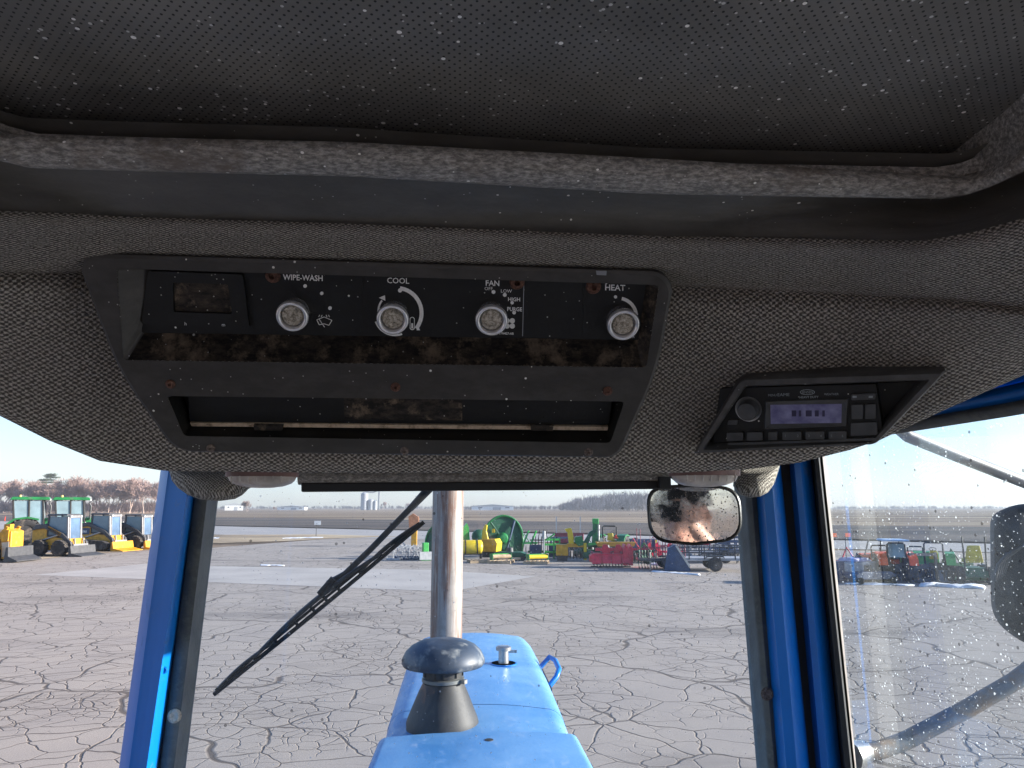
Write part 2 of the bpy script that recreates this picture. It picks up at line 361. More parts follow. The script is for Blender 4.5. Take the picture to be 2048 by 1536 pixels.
def tag(o, label, cat, group=None, kind=None):
    if label: o['label'] = label
    if cat: o['category'] = cat
    if group: o['group'] = group
    if kind: o['kind'] = kind
    return o
def thing(name, loc, rz, label, cat, group=None, scale=1):
    o = bpy.data.objects.new(name, None); COL.objects.link(o); o.location = loc; o.rotation_euler = (0, 0, rz); o.scale = (scale,)*3
    o.empty_display_size = .2
    return tag(o, label, cat, group)
def copy_tree(o, parent=None):
    c = o.copy(); COL.objects.link(c); c.parent = parent
    for ch in list(o.children): copy_tree(ch, c)
    return c
def pxbox(o, *a): pass

# ------------------------------------------------------------------ the ground
def sheet(name, pts, z, mat, kind='structure'):
    return tag(MB().add([(p[0], p[1], z) for p in pts], [tuple(range(len(pts)))]).build(name, mat), None, None, None, kind)
sheet('ground', [(-2500, -800), (2500, -800), (2500, 3500), (-2500, 3500)], -.02, FIELD)
def line_pts(a, b, x0, x1):
    k = (b.y-a.y)/(b.x-a.x); return [(x0, a.y+k*(x0-a.x)), (x1, a.y+k*(x1-a.x))]
rf = line_pts(gnd(420, 1052), gnd(1990, 1088), -160, 160); rn = line_pts(gnd(420, 1069), gnd(1990, 1105), -160, 160)
sheet('road', [rn[0], rn[1], rf[1], rf[0]], .012, ROADM)
df = [(p[0], p[1]*1.0+70) for p in rf]
sheet('ditch', [rf[0], rf[1], df[1], df[0]], -.012, DITCH)
lot = [gnd(-900, 1110), gnd(0, 1108), gnd(300, 1086), gnd(420, 1096), gnd(560, 1085), gnd(720, 1073), gnd(1280, 1094), gnd(1990, 1106)]
sheet('parking_lot', [(-70, -60), (120, -60), (120, -10), (rn[1][0]-60, rn[1][1]+25)] + [(p.x, p.y) for p in lot[::-1]], 0, ASPH)
sheet('concrete_pad', [gnd(*p) for p in ((70, 1150), (290, 1128), (405, 1132), (860, 1140), (1072, 1153), (925, 1179), (860, 1182), (405, 1164), (280, 1158))], .006, CONC)
sheet('verge', [gnd(*p) for p in ((300, 1077), (420, 1070), (640, 1069), (800, 1073), (700, 1076), (560, 1083), (440, 1086), (300, 1084))], .016, VERGE)
sheet('straw_edge', [gnd(*p) for p in ((-60, 1126), (60, 1121), (180, 1108), (300, 1101), (300, 1097), (150, 1104), (-60, 1112))], .010, VERGE)

# ================================================================== the blue tractor we sit in
TR = thing('tractor', (0, 0, 0), 0, 'old blue tractor seen from inside its cab, grey woven headliner above its hood', 'tractor')
CZ = CAM.z
# ---- headliner: fabric shell lofted through the creases seen in the cab
XS = list(range(-460, 2560, 20))
R0 = [(-460, 412), (0, 430), (700, 452), (1300, 478), (1850, 490), (1950, 473), (2048, 446), (2560, 270)]
R1 = [(-460, 535), (0, 545), (160, 548), (700, 560), (1345, 572), (1560, 582), (1900, 600), (2048, 618), (2560, 660)]
R5 = [(-460, 600), (-120, 775), (0, 832), (100, 882), (200, 922), (330, 942), (700, 946), (1350, 946), (1500, 938), (1600, 925), (1700, 900), (1760, 880), (1850, 838), (1900, 815), (2048, 750), (2560, 520)]
TAPER = [(-460, .72), (0, .92), (250, 1), (1400, 1), (1700, .93), (1900, .83), (2048, .77), (2560, .52)]
DEPTH = [(0, .825), (.1, .83), (.3, .86), (.6, .915), (.85, .955), (.95, .968), (1, .985)]
def fab_depth(x, y):
    f = (y-interp(R1, x))/(interp(R5, x)-interp(R1, x)); return interp(DEPTH, f)*interp(TAPER, x)
rows = []
rows.append([at_y(x, interp(R0, x)-1, .655*interp(TAPER, x)) + Vector((0, .002, .004)) for x in XS])
for f in (0, .25, .5, .75, .9, 1):
    rows.append([at_y(x, lerp(interp(R0, x), interp(R1, x), f), lerp(.652, .825, f)*interp(TAPER, x) - (.0 if f < 1 else -.004)) for x in XS])
for f in (.03, .08, .14, .22, .32, .42, .52, .62, .72, .8, .87, .92, .96, .985, 1):
    rows.append([at_y(x, lerp(interp(R1, x), interp(R5, x), f), interp(DEPTH, f)*interp(TAPER, x) - .006*math.exp(-((f-.10)/.05)**2)) for x in XS])
lip = rows[-1]
rows.append([Vector((p.x*1.0, p.y+.02, p.z+.003)) for p in lip])
rows.append([Vector((p.x*1.0, p.y+.06, p.z+.012)) for p in lip])
rows.append([Vector((p.x, p.y+.12, p.z+.04)) for p in lip])
rows.append([Vector((p.x, min(1.36, p.y+.38), CZ+.14)) for p in lip])
mb = MB().grid(rows)
me = mb.mesh('headliner', FABRIC, True, flip=False)
U = np.zeros((len(rows), len(XS))); V = np.zeros_like(U)
for i, r in enumerate(rows):
    for j in range(1, len(XS)): U[i, j] = U[i, j-1] + (rows[9][j]-rows[9][j-1]).length
    if i: V[i] = [V[i-1, j] + (r[j]-rows[i-1][j]).length for j in range(len(XS))]
def set_uv(me, fn):
    uv = me.uv_layers.new(name='UVMap')
    for l in me.loops: uv.data[l.index].uv = fn(l.vertex_index)
set_uv(me, lambda k: (U[k//len(XS), k % len(XS)], V[k//len(XS), k % len(XS)]))
hl = bpy.data.objects.new('headliner', me); COL.objects.link(hl); hl.parent = TR; hl['label'] = 'grey woven fabric headliner bulging down over the windshield'
# fabric pads over the tops of the front pillars
def pad(ring, y0, y1, name):
    """ring of pixels outlining the pad; domed towards the viewer"""
    c = Vector((sum(p[0] for p in ring)/len(ring), sum(p[1] for p in ring)/len(ring)))
    rws = []
    for f, yy in ((1.0, y1), (1.0, lerp(y1, y0, .45)), (.93, lerp(y1, y0, .8)), (.72, y0), (.35, y0-.012), (.04, y0-.014)):
        rws.append([at_y(c.x+(p[0]-c.x)*f, c.y+(p[1]-c.y)*f, yy) for p in ring])
    m = MB(); m.loft(rws); me = m.mesh(name, FABRIC, 50)
    set_uv(me, lambda k: (me.vertices[k].co.x*1.35, me.vertices[k].co.z*1.35 + me.vertices[k].co.y*.8))
    o = bpy.data.objects.new(name, me); COL.objects.link(o); o.parent = TR; return o
pad([(336, 935), (344, 962), (356, 976), (376, 990), (400, 999), (440, 1002), (470, 998), (485, 990), (497, 978), (515, 968), (540, 935)], 1.24, 1.34, 'pillar_pad')
pad([(1470, 930), (1466, 972), (1480, 990), (1500, 996), (1520, 993), (1536, 985), (1548, 968), (1556, 945), (1560, 930)], 1.24, 1.33, 'pillar_pad')
# ---- ceiling: perforated panel, raised trim ring, black flange
ZP = CZ+.30
MB().add([(-.95, -.75, ZP), (.95, -.75, ZP), (.95, .64, ZP), (-.95, .64, ZP), (-.95, -.75, ZP+.02), (.95, -.75, ZP+.02), (.95, .64, ZP+.02), (-.95, .64, ZP+.02)],
         [(0, 1, 2, 3), (7, 6, 5, 4), (0, 4, 5, 1), (1, 5, 6, 2), (2, 6, 7, 3), (3, 7, 4, 0)]).build('ceiling_panel', PERF, TR, label='black perforated ceiling panel speckled with white dust')
BB = [(-460, 210), (-90, 285), (0, 322), (60, 336), (250, 342), (700, 353), (1300, 388), (1880, 398), (1930, 392), (1985, 373), (2048, 344), (2200, 255), (2560, -20)]
BT = [(-460, 150), (-90, 245), (0, 277), (60, 281), (250, 284), (700, 294), (1300, 326), (1880, 360), (1935, 362), (1985, 347), (2048, 304), (2200, 200), (2560, -80)]
def dd(x): return 1.0
XB = XS
r = [[at_z(x, interp(BT, x), CZ+.262) + Vector((0, .085, .040)) for x in XB], [at_z(x, interp(BT, x), CZ+.262) + Vector((0, 0, .004)) for x in XB],
     [at_z(x, lerp(interp(BT, x), interp(BB, x), .12), CZ+.258) for x in XB], [at_z(x, lerp(interp(BT, x), interp(BB, x), .55), CZ+.2535) for x in XB],
     [at_z(x, lerp(interp(BT, x), interp(BB, x), .93), CZ+.250) for x in XB], [at_z(x, interp(BB, x), CZ+.2515) for x in XB],
     [at_z(x, interp(BB, x), CZ+.2515) + Vector((0, .006, .006)) for x in XB], [at_z(x, interp(BB, x), CZ+.2515) + Vector((0, .004, .03)) for x in XB]]
MB().grid(r).build('trim_ring', BAR, TR, True, label='scuffed grey raised trim ring around the ceiling panel', flip=False)
r = [[at_z(x, interp(BB, x), CZ+.2515) + Vector((0, -.01, .035)) for x in XB], [at_z(x, interp(BB, x)+12, CZ+.272) for x in XB],
     [at_z(x, lerp(interp(BB, x), interp(R0, x), .6), CZ+.270) for x in XB], [at_y(x, interp(R0, x), .658*interp(TAPER, x)) for x in XB], [at_y(x, interp(R0, x)+8, .69*interp(TAPER, x)) for x in XB]]
MB().grid(r).build('ceiling_flange', FLANGE, TR, True, label='smooth black flange between trim ring and fabric', flip=False)

# ---- planes in the cab addressed through the photograph's pixels
class Plane:
    def __init__(s, p, n): s.p = Vector(p); s.n = Vector(n).normalized(); s.n = s.n if s.n.dot(CAM-s.p) > 0 else -s.n
    def at(s, x, y, w=0):
        d = ray(x, y); q = s.p; t = (q-CAM).dot(s.n)/d.dot(s.n); return CAM + d*t + s.n*w
    def poly(s, mb, pts, w0, w1):
        n = len(pts); return mb.add([s.at(*p, w0) for p in pts]+[s.at(*p, w1) for p in pts],
            [tuple(range(n-1, -1, -1)), tuple(range(n, 2*n))]+[(i, (i+1) % n, n+(i+1) % n, n+i) for i in range(n)])
    def ring(s, mb, outer, inner, w):
        n = len(outer); return mb.add([s.at(*p, w) for p in outer]+[s.at(*p, w) for p in inner], [(i, (i+1) % n, n+(i+1) % n, n+i) for i in range(n)])
    def arc(s, mb, cx, cy, r0, r1, a0, a1, w=.0006, n=20):
        A = [rad(lerp(a0, a1, i/n)) for i in range(n+1)]
        pts = [(cx+r1*math.cos(a), cy-r1*math.sin(a)) for a in A]+[(cx+r0*math.cos(a), cy-r0*math.sin(a)) for a in A[::-1]]
        m = n+1
        mb.add([s.at(*p, w) for p in pts], [(i, i+1, 2*m-2-i, 2*m-1-i) for i in range(n)])
    def frame(s, x, y):
        o = s.at(x, y); u = (s.at(x+10, y)-o).normalized(); v = s.n.cross(u).normalized()
        M = Matrix((u, v, s.n)).transposed().to_4x4(); M.translation = o; return M
def rounded(pts, r, k=4):
    out = []; n = len(pts)
    for i, p in enumerate(pts):
        p = Vector(p[:2]); a = (Vector(pts[i-1][:2])-p); b = (Vector(pts[(i+1) % n][:2])-p); rr = min(r if not isinstance(r, (list, tuple)) else r[i], a.length*.45, b.length*.45)
        A = p+a.normalized()*rr; B = p+b.normalized()*rr
        for j in range(k+1):
            t = j/k; out.append(tuple(A*(1-t)**2 + p*2*t*(1-t) + B*t*t))
    return out
FONTMESH = {}
def text_on(pl, s, cx, cy, h, parent, mat=PRINT, w=.0008, slope=.03, name='lettering', sx=1.0, bold=0):
    c = bpy.data.curves.new('lettering', 'FONT'); c.body = s; c.size = 1; c.align_x = 'CENTER'; c.offset = bold; c.resolution_u = 2
    o = bpy.data.objects.new('tmp', c); COL.objects.link(o)
    bpy.context.view_layer.update()
    me = bpy.data.meshes.new_from_object(o.evaluated_get(bpy.context.evaluated_depsgraph_get())); bpy.data.objects.remove(o); bpy.data.curves.remove(c)
    for v in me.vertices:
        x, y = v.co.x*h*1.4*sx, (v.co.y-.34)*h*1.4
        v.co = pl(cx+x, cy-y+slope*x, w)
    me.materials.clear(); me.materials.append(mat); me.update()
    t = bpy.data.objects.new(name, me); COL.objects.link(t); t.parent = parent; return t

# ---- overhead control panel
pt, pb = at_y(760, 530, .755), at_y(760, 905, .885)
CP = Plane(pt, (pb-pt).cross(Vector((1, 0, 0))))
OUT = [(172, 508), (1322, 544), (1347, 572), (1316, 742), (1238, 916), (350, 904), (236, 742), (160, 540)]
UIN = [(233, 537), (1318, 570), (1293, 735), (247, 720)]
UFL = [(292, 543), (1300, 572), (1284, 692), (268, 678)]
LIN = [(334, 792), (1249, 803), (1221, 886), (368, 872)]
outer = rounded(OUT, [26, 22, 18, 60, 26, 36, 60, 20], 4)
m = MB(); n = len(outer)
outl = rounded([(p[0]+(760-p[0])*-.004, p[1]+(715-p[1])*-.004) for p in OUT], [26, 22, 18, 60, 26, 36, 60, 20], 4)
inn = [(p[0]+(760-p[0])*.012, p[1]+(715-p[1])*(.035 if p[1] < 715 else .012)) for p in outer]
back = [CP.at(*p, -.075) for p in outl]; mid = [CP.at(*p, -.006) for p in outl]; face = [CP.at(*p, 0) for p in inn]
m.loft([back, mid, [CP.at(*p, -.0015) for p in outer], face], cap=False)
# front face, triangulated round the two openings
from mathutils.geometry import delaunay_2d_cdt
ui, li = rounded(UIN, 8, 3), rounded(LIN, 8, 3)
pts2 = [Vector(p) for p in inn+ui+li]
def loop(a, b): return [(i, i+1 if i+1 < b else a) for i in range(a, b)]
a, b, c = len(inn), len(inn)+len(ui), len(inn)+len(ui)+len(li)
vv, ee, ff, *_ = delaunay_2d_cdt(pts2, loop(0, a)+loop(a, b)+loop(b, c), [], 0, 1e-4)
def inside(p, poly):
    k = False
    for i in range(len(poly)):
        (x1, y1), (x2, y2) = poly[i-1], poly[i]
        if (y1 > p[1]) != (y2 > p[1]) and p[0] < (x2-x1)*(p[1]-y1)/(y2-y1)+x1: k = not k
    return k
keep = []
for f in ff:
    ce = sum((vv[i] for i in f), Vector((0, 0)))/len(f)
    if inside(ce, inn) and not inside(ce, ui) and not inside(ce, li): keep.append(f)
m.add([CP.at(p.x, p.y, 0) for p in vv], keep)
cp = m.build('control_panel', PANEL, TR, 40, label='black plastic overhead control panel with four chrome-ringed knobs above the windshield')
# upper recess: walls, plate, stained ledge
ufl = rounded(UFL, 6, 3)
def wall(a, b, wa, wb): return MB().grid([[CP.at(*p, wa) for p in a], [CP.at(*p, wb) for p in b]])
nn = len(ui); nq = nn//4
MB().grid([[CP.at(*p, -.0005) for p in ui[-nq-1:]+ui[:2*nq]], [CP.at(*p, -.020) for p in ufl[-nq-1:]+ufl[:2*nq]]]).build('recess_wall', PANEL, cp, 40, flip=False)
i0, i1 = 2*nq-1, 3*nq+1
MB().grid([[CP.at(*p, -.0005) for p in ui[i0:i1]], [CP.at(*p, -.020) for p in ufl[i0:i1]]]).build('recess_ledge', LEDGE, cp, 40, label='rust and dust stained ledge under the knobs', flip=False)
CP.poly(MB(), ufl, -.030, -.0195).build('face_plate', PLATE, cp)
W = -.0193
for q in ([(497, 551), (722, 558), (716, 676), (500, 668)], [(940, 566), (1052, 570), (1047, 683), (938, 680)], [(1172, 574), (1290, 578), (1282, 688), (1170, 684)]):
    CP.poly(MB(), q, W-.0004, W+.0004).build('decal_plate', PLATE, cp)
CP.poly(MB(), [(1049.5, 570), (1051, 570), (1048, 684), (1046.5, 684)], W, W+.0006).build('plate_edge', PRINT, cp).data.materials[0] = GREYC
# hour meter
CPW = lambda x, y, w=0: CP.at(x, y, W+w)
m = MB(); o_, i_ = rounded([(286, 549), (478, 556), (492, 664), (272, 656)], 6, 3), rounded([(336, 572), (448, 576), (457, 636), (338, 632)], 4, 3)
CP.ring(m, o_, i_, W+.006); m.grid([[CP.at(*p, W+.006) for p in o_+o_[:1]], [CP.at(*p, W) for p in o_+o_[:1]]]); m.grid([[CP.at(*p, W+.006) for p in i_+i_[:1]], [CP.at(*p, W+.001) for p in i_+i_[:1]]])
hm = m.build('hour_meter', PLATE, cp, 30, label='dark hour meter with a dirty window')
m = MB(); CP.poly(m, i_, W+.0004, W+.0016); m.build('meter_window', LEDGE, cp)
CPM = lambda x, y, w=0: CP.at(x, y, W+.0061+w)
text_on(CPM, 'h', 363, 655, 7, cp); text_on(CPM, 'm', 440, 657, 7, cp)
# knobs
def knob(x, y, r=33):
    M = CP.frame(x, y); k = (CP.at(x+r, y)-CP.at(x, y)).length
    M = M @ Matrix.Translation((0, 0, W))
    me = MB().lathe([(k*.86, 0), (k*.86, .012), (k*.97, .014), (k*1.0, .0165), (k*.98, .0195), (k*.90, .0215), (k*.80, .0215), (k*.71, .0190), (k*.69, .012)], 32, M)
    o = me.build('knob', CHROME, cp, 60, label='chrome-ringed control knob with a crusted face')
    f = MB().lathe([(k*.69, .008), (k*.66, .0125), (k*.64, .0165), (k*.60, .0185), (k*.45, .0195), (0, .0197)], 28, M).build('knob_face', CAPM, cp, 40)
for x, y in ((584, 633), (785, 639), (983, 641), (1247, 650)): knob(x, y)
def screw(x, y, r, mat, w=0.0, big=False):
    M = CP.frame(x, y) @ Matrix.Translation((0, 0, w)); k = (CP.at(x+r, y)-CP.at(x, y)).length
    m = MB().lathe([(k, -.002), (k, .0008), (k*.8, .0022 if not big else .005), (k*.35, .0028 if not big else .0065), (k*.3, .0008), (0, .0006)], 14, M)
    m.build('screw', mat, cp, 40)
for x, y in ((341, 768), (791, 774), (1215, 782)): screw(x, y, 10, RUST)
for x, y in ((422, 896), (809, 901), (1177, 904)): screw(x, y, 9, RUSTL)
for x, y in ((537, 561), (1036, 574), (1192, 583)): screw(x, y, 16, RUST, W, True)
# lettering and marks
T = lambda s, x, y, h, **k: text_on(CPW, s, x, y, h, cp, **k)
T('WIPE-WASH', 599, 565, 11.5, bold=.02, sx=.92); T('COOL', 793, 571, 11.5, bold=.01, sx=1.0); T('FAN', 986, 576, 11, bold=.02); T('OFF', 978, 587, 7); T('LOW', 1014, 592, 7)
T('HIGH', 1030, 609, 7.5, bold=.02); T('PURGE', 1031, 629, 8, bold=.02, sx=.9); T('HEAT', 1236, 585, 12, bold=.02); T('D1NN-17N427-AB', 1004, 678, 4.5, bold=.02); T('83NN-17N428-AA', 1254, 685, 4, bold=0)
m = MB()
for x, y, r in ((603, 582, 3.8), (637, 597, 3.6), (654, 627, 3.8), (797, 591, 4.2), (988, 594, 4), (1011, 600, 4), (1026, 616, 3.6), (1030, 636, 3.8), (1237, 604, 3.4)):
    CP.poly(MB(), [(x+r*math.cos(a*math.pi/6), y+r*math.sin(a*math.pi/6)) for a in range(12)], W, W+.0008).build('dial_dot', PRINT, cp)
m = MB(); CP.arc(m, 790, 637, 47, 55, 82, -38, W+.0007); CP.arc(m, 787, 640, 40, 44, 200, 290, W+.0007)
CP.poly(m, [(754, 606), (766, 601), (767, 612)], W, W+.0008); CP.arc(m, 785, 632, 30, 34, 140, 190, W+.0007); m.build('cool_dial', PRINT, cp)
m = MB(); CP.arc(m, 1242, 644, 34, 41, 78, 5, W+.0007); m.build('heat_dial', PRINT, cp)
m = MB()
for a in range(4):
    th = rad(45+90*a); cx, cy = 1021+7.5*math.cos(th), 658+7.5*math.sin(th)
    CP.poly(m, [(cx+5.4*math.cos(q*math.pi/6), cy+5.4*math.sin(q*math.pi/6)) for q in range(12)], W, W+.0008)
m.build('fan_symbol', PRINT, cp)
m = MB(); q = [(627, 651), (642, 645), (658, 652), (652, 662), (642, 659), (632, 661)]
for i in range(6): m.tube([CPW(*q[i], .0005), CPW(*q[(i+1) % 6], .0005)], .00045, 5)
m.tube([CPW(632, 650, .0005), CPW(643, 666, .0005)], .0004, 5)
for x in (633, 638, 646, 651): m.tube([CPW(x, 641, .0005), CPW(x+(2 if x > 641 else -2), 645, .0005)], .0005, 5)
m.build('wiper_symbol', PRINT, cp)
m = MB(); CP.arc(m, 822, 650, 3.6, 5.2, 0, 180, W+.0007)
for x in (817.6, 826.4): m.tube([CPW(x, 650, .0005), CPW(x, 666, .0005)], .0004, 5)
CP.arc(m, 822, 666, 3.6, 5.6, 180, 360, W+.0007); CP.poly(m, [(820, 658), (824, 658), (824, 668), (820, 668)], W, W+.0008); CP.poly(m, [(832, 659), (836, 659), (835, 666), (838, 672), (831, 672)], W, W+.0008)
m.build('thermometer_symbol', PRINT, cp)
# lower slot with its flap
lfl = rounded([(338, 796), (1240, 806), (1222, 876), (366, 869)], 5, 3)
MB().grid([[CP.at(*p, -.0005) for p in li+li[:1]], [CP.at(*p, -.034) for p in lfl+lfl[:1]]]).build('slot_wall', PLATE, cp, 40, flip=False)
CP.poly(MB(), lfl, -.044, -.0335).build('slot_back', PLATE, cp)
CP.poly(MB(), rounded([(362, 797), (1232, 806), (1224, 866), (366, 860)], 8, 3), -.033, -.020).build('slot_flap', PLATE, cp, bevel=.001)
CP.poly(MB(), [(368, 861), (1222, 869), (1220, 876), (372, 868)], -.030, -.0195).build('foam_strip', FOAM, cp, label='tan foam strip along the foot of the slot')
CP.poly(MB(), [(318, 792), (334, 795), (356, 852), (350, 858)], -.02, -.0022).build('foam_edge', FOAM, cp)
CP.poly(MB(), [(682, 800), (924, 803), (924, 856), (684, 853)], -.0199, -.0193).build('worn_label', LEDGE, cp, label='mottled brown remains of a label on the flap')
for x0, x1 in ((500, 560), (1062, 1110)): CP.poly(MB(), [(x0, 862), (x1, 863), (x1-2, 874), (x0+2, 873)], -.0194, -.015).build('flap_catch', LEDGE, cp)
CP.poly(MB(), [(1192, 541), (1213, 541.6), (1212, 550), (1193, 549)], -.004, .0016).build('clip', GREYC, cp)

# ---- radio in its slanted surround
RP = Plane(at_y(1480, 755, fab_depth(1480, 755)-.022), (at_y(1880, 745, fab_depth(1880, 745)-.022)-at_y(1480, 755, fab_depth(1480, 755)-.022)).cross(at_y(1395, 905, fab_depth(1400, 880)-.030)-at_y(1480, 755, fab_depth(1480, 755)-.022)))
ro = rounded([(1478, 756), (1896, 742), (1752, 890), (1386, 909)], [16, 8, 10, 6], 4); ri = rounded([(1490, 775), (1852, 763), (1740, 884), (1408, 899)], [8, 6, 8, 6], 4)
m = MB(); q1 = [(lerp(a[0], b[0], .25), lerp(a[1], b[1], .25)) for a, b in zip(ro, ri)]; q2 = [(lerp(a[0], b[0], .8), lerp(a[1], b[1], .8)) for a, b in zip(ro, ri)]
cl = lambda s: s+s[:1]
m.grid([[RP.at(*p, -.05) for p in cl(ro)], [RP.at(*p, -.004) for p in cl(ro)], [RP.at(*p, 0) for p in cl(q1)], [RP.at(*p, 0) for p in cl(q2)], [RP.at(*p, -.004) for p in cl(ri)], [RP.at(*p, -.055) for p in cl(ri)]])
rs = m.build('radio_surround', PANEL, TR, 40, label='dusty black slanted radio surround set in the fabric'); rs.data.materials[0] = m_grimy('dusty_surround', (.06, .058, .056), (.15, .145, .138), (.07, .055, .045), .2, .5, .12)
RPB = Plane(RP.at(1600, 830, -.03), RP.n)
RPB.poly(MB(), ri, -.02, -.0).build('surround_back', PLATE, rs)
F2 = Plane(RP.at(1600, 830, -.012), RP.n + Vector((-.10, 0, -.0)))
body = rounded([(1440, 776), (1752, 768), (1768, 878), (1424, 886)], 6, 3)
rd = F2.poly(MB(), body, -.03, 0).build('radio', PLATE, TR, bevel=.001, label='black car radio with a purple grey display under the fabric edge')
RPm = paint('radio_plastic', (.07, .072, .074), .4, var=.3, scale=60, dirt=(.09, .085, .08), dirt_amt=.25, dscale=50)
m = MB(); M = F2.frame(1497, 818); k = (F2.at(1523, 818)-F2.at(1497, 818)).length
m.lathe([(k*.92, .0005), (k*.98, .0012), (k*1.02, .0012), (k*1.02, 0)], 28, M).build('dial_ring', STEEL, rd, 40)
k = (F2.at(1518, 820)-F2.at(1500, 820)).length; M = F2.frame(1499, 817)
MB().lathe([(k*1.15, 0), (k*1.1, .014), (k*1.0, .017), (0, .0165)], 28, M).build('volume_knob', RPm, rd, 35)
m = MB(); m.grid([[F2.at(*p, .001) for p in cl([(1530, 800), (1698, 795), (1694, 852), (1528, 858)])], [F2.at(*p, .004) for p in cl([(1533, 802), (1696, 797), (1692, 850), (1531, 856)])], [F2.at(*p, .0015) for p in cl([(1541, 809), (1684, 807), (1683, 845), (1542, 847)])]]); m.build('display_bezel', RPm, rd, 20)
def m_lcd():
    m, t, bs, L = newmat('lcd_screen'); o = objco(t); n = noise(t, o, 70, 5)
    L(ramp(t, n, [(.3, (.16, .15, .30)), (.7, (.36, .36, .56))]), bs.inputs['Base Color']); bs.inputs['Roughness'].default_value = .15; return m
F2.poly(MB(), [(1541, 809), (1684, 807), (1683, 845), (1542, 847)], -.001, .0018).build('display', m_lcd(), rd, label='purple grey radio display')
LCDT = paint('lcd_dark', (.05, .045, .10), .3, var=.2)
F2f = lambda x, y, w=0: F2.at(x, y, w)
for x_, w_ in ((1584, 9), (1598, 5), (1612, 12), (1630, 8), (1645, 5)): F2.poly(MB(), [(x_, 820), (x_+w_, 820), (x_+w_, 832), (x_, 832)], .0018, .0021).build('display_segment', LCDT, rd)
m = MB()
for x0, x1 in ((1455, 1488), (1495, 1527), (1538, 1556), (1566, 1604), (1612, 1650), (1658, 1694)):
    o = F2.poly(MB(), rounded([(x0, 863-(x0-1455)*.013), (x1, 863-(x1-1455)*.013), (x1, 880-(x1-1455)*.016), (x0, 880-(x0-1455)*.016)], 2, 2), 0, .005).build('button', RPm, rd, bevel=.0006)
for q in ([(1703, 808), (1727, 807), (1726, 836), (1704, 837)], [(1731, 807), (1752, 806), (1752, 836), (1730, 836)], [(1702, 844), (1754, 842), (1756, 868), (1702, 870)], [(1703, 787), (1752, 785), (1751, 797), (1703, 799)], [(1458, 838), (1478, 838), (1476, 848), (1455, 848)]):
    F2.poly(MB(), rounded(q, 2, 2), 0, .004).build('button', RPm, rd, bevel=.0006)
F2.poly(MB(), [(1458, 883), (1752, 873), (1752, 878), (1457, 888)], 0, .006).build('lower_rail', RPm, rd)
PRT = paint('grey_print', (.33, .36, .37), .6, var=.2)
RTx = lambda s, x, y, h, **k: text_on(F2f, s, x, y, h, rd, PRT, slope=-.02, **k)
RTx('EAME', 1567, 789, 6, sx=1.2); RTx('MENU', 1545, 790, 4.5); RTx('HEAVY DUTY', 1618, 794, 4.5, bold=.02); RTx('JENSEN', 1615, 784, 5); RTx('WEATHER', 1663, 788, 4.5)
for s, x in (('1', 1572), ('2', 1597), ('3', 1619), ('4', 1643), ('5', 1664), ('6', 1686)): text_on(lambda x, y, w=0: F2.at(x, y, .0053), s, x, 869, 5, rd, PRT)
m = MB(); A = [i*math.pi/12 for i in range(24)]; F2.ring(m, [(1615+15*math.cos(a), 784+5.5*math.sin(a)) for a in A], [(1615+13.6*math.cos(a), 784+4.4*math.sin(a)) for a in A], .0008); m.build('oval_emblem', PRT, rd)
for x in (1710, 1742): F2.poly(MB(), [(x-4, 790), (x+4, 789.8), (x+4, 793.5), (x-4, 793.7)], .004, .0046).build('button_mark', PRT, rd)

# ---- lamps, roller blind, mirror
def lens(x0, x1, y0, y1, Y):
    lm = paint('cloudy_lens', (.52, .47, .42), .35, var=.25, scale=25, dirt=(.30, .22, .18), dirt_amt=.3, dscale=40)
    cx = (x0+x1)/2; rws = []
    for f, g in ((1, 0), (1, .12), (.96, .35), (.86, .62), (.62, .86), (.3, .98), (.02, 1)):
        ring = []
        for i in range(28):
            a = 2*math.pi*i/28; p = at_y(cx+(x1-x0)/2*f*math.cos(a), lerp(y0, y1, g), Y); p = p+Vector((0, math.sin(a)*.030*f, 0)); ring.append(p)
        rws.append(ring)
    o = MB().loft(rws).build('cab_lamp', lm, TR, 50, label='cloudy clear plastic cab lamp under the fabric lip')
    for i in range(-3, 4): MB().tube([at_y(cx+i*(x1-x0)*.12, y0+1, Y)+Vector((0, -.0305, 0)), at_y(cx+i*(x1-x0)*.12, lerp(y0, y1, .55), Y)+Vector((0, -.0285, 0))], .0014, 5).build('lens_rib', lm, o)
    m = MB(); rws = [[at_y(cx+(x1-x0)/2*1.08*math.cos(2*math.pi*i/24), yy, Y)+Vector((0, math.sin(2*math.pi*i/24)*.033, 0)) for i in range(24)] for yy in (y0-14, y0+1)]
    m.loft(rws).build('lamp_base', paint('aged_lamp_base', (.22, .13, .115), .6, var=.3, scale=30), o)
lens(457, 592, 953, 976, 1.07); lens(1344, 1474, 951, 974, 1.07)
m = MB(); q = [at_y(602, 966, 1.20), at_y(1322, 962, 1.20), at_y(1322, 978, 1.20), at_y(602, 984, 1.20)]; m.slab(q, (0, .012, 0))
bl = m.build('roller_blind', BLACK, TR, bevel=.002, label='black roller blind bar across the top of the windshield')
m = MB(); m.cyl(at_y(598, 955, 1.21), at_y(1335, 951, 1.21), .012, n=16)
o = m.build('blind_roll', None or BAR, bl, 60); 
m = MB(); m.box(at_y(1328, 966, 1.195), (.018, .02, .02)); m.build('blind_bracket', BLACK, bl)
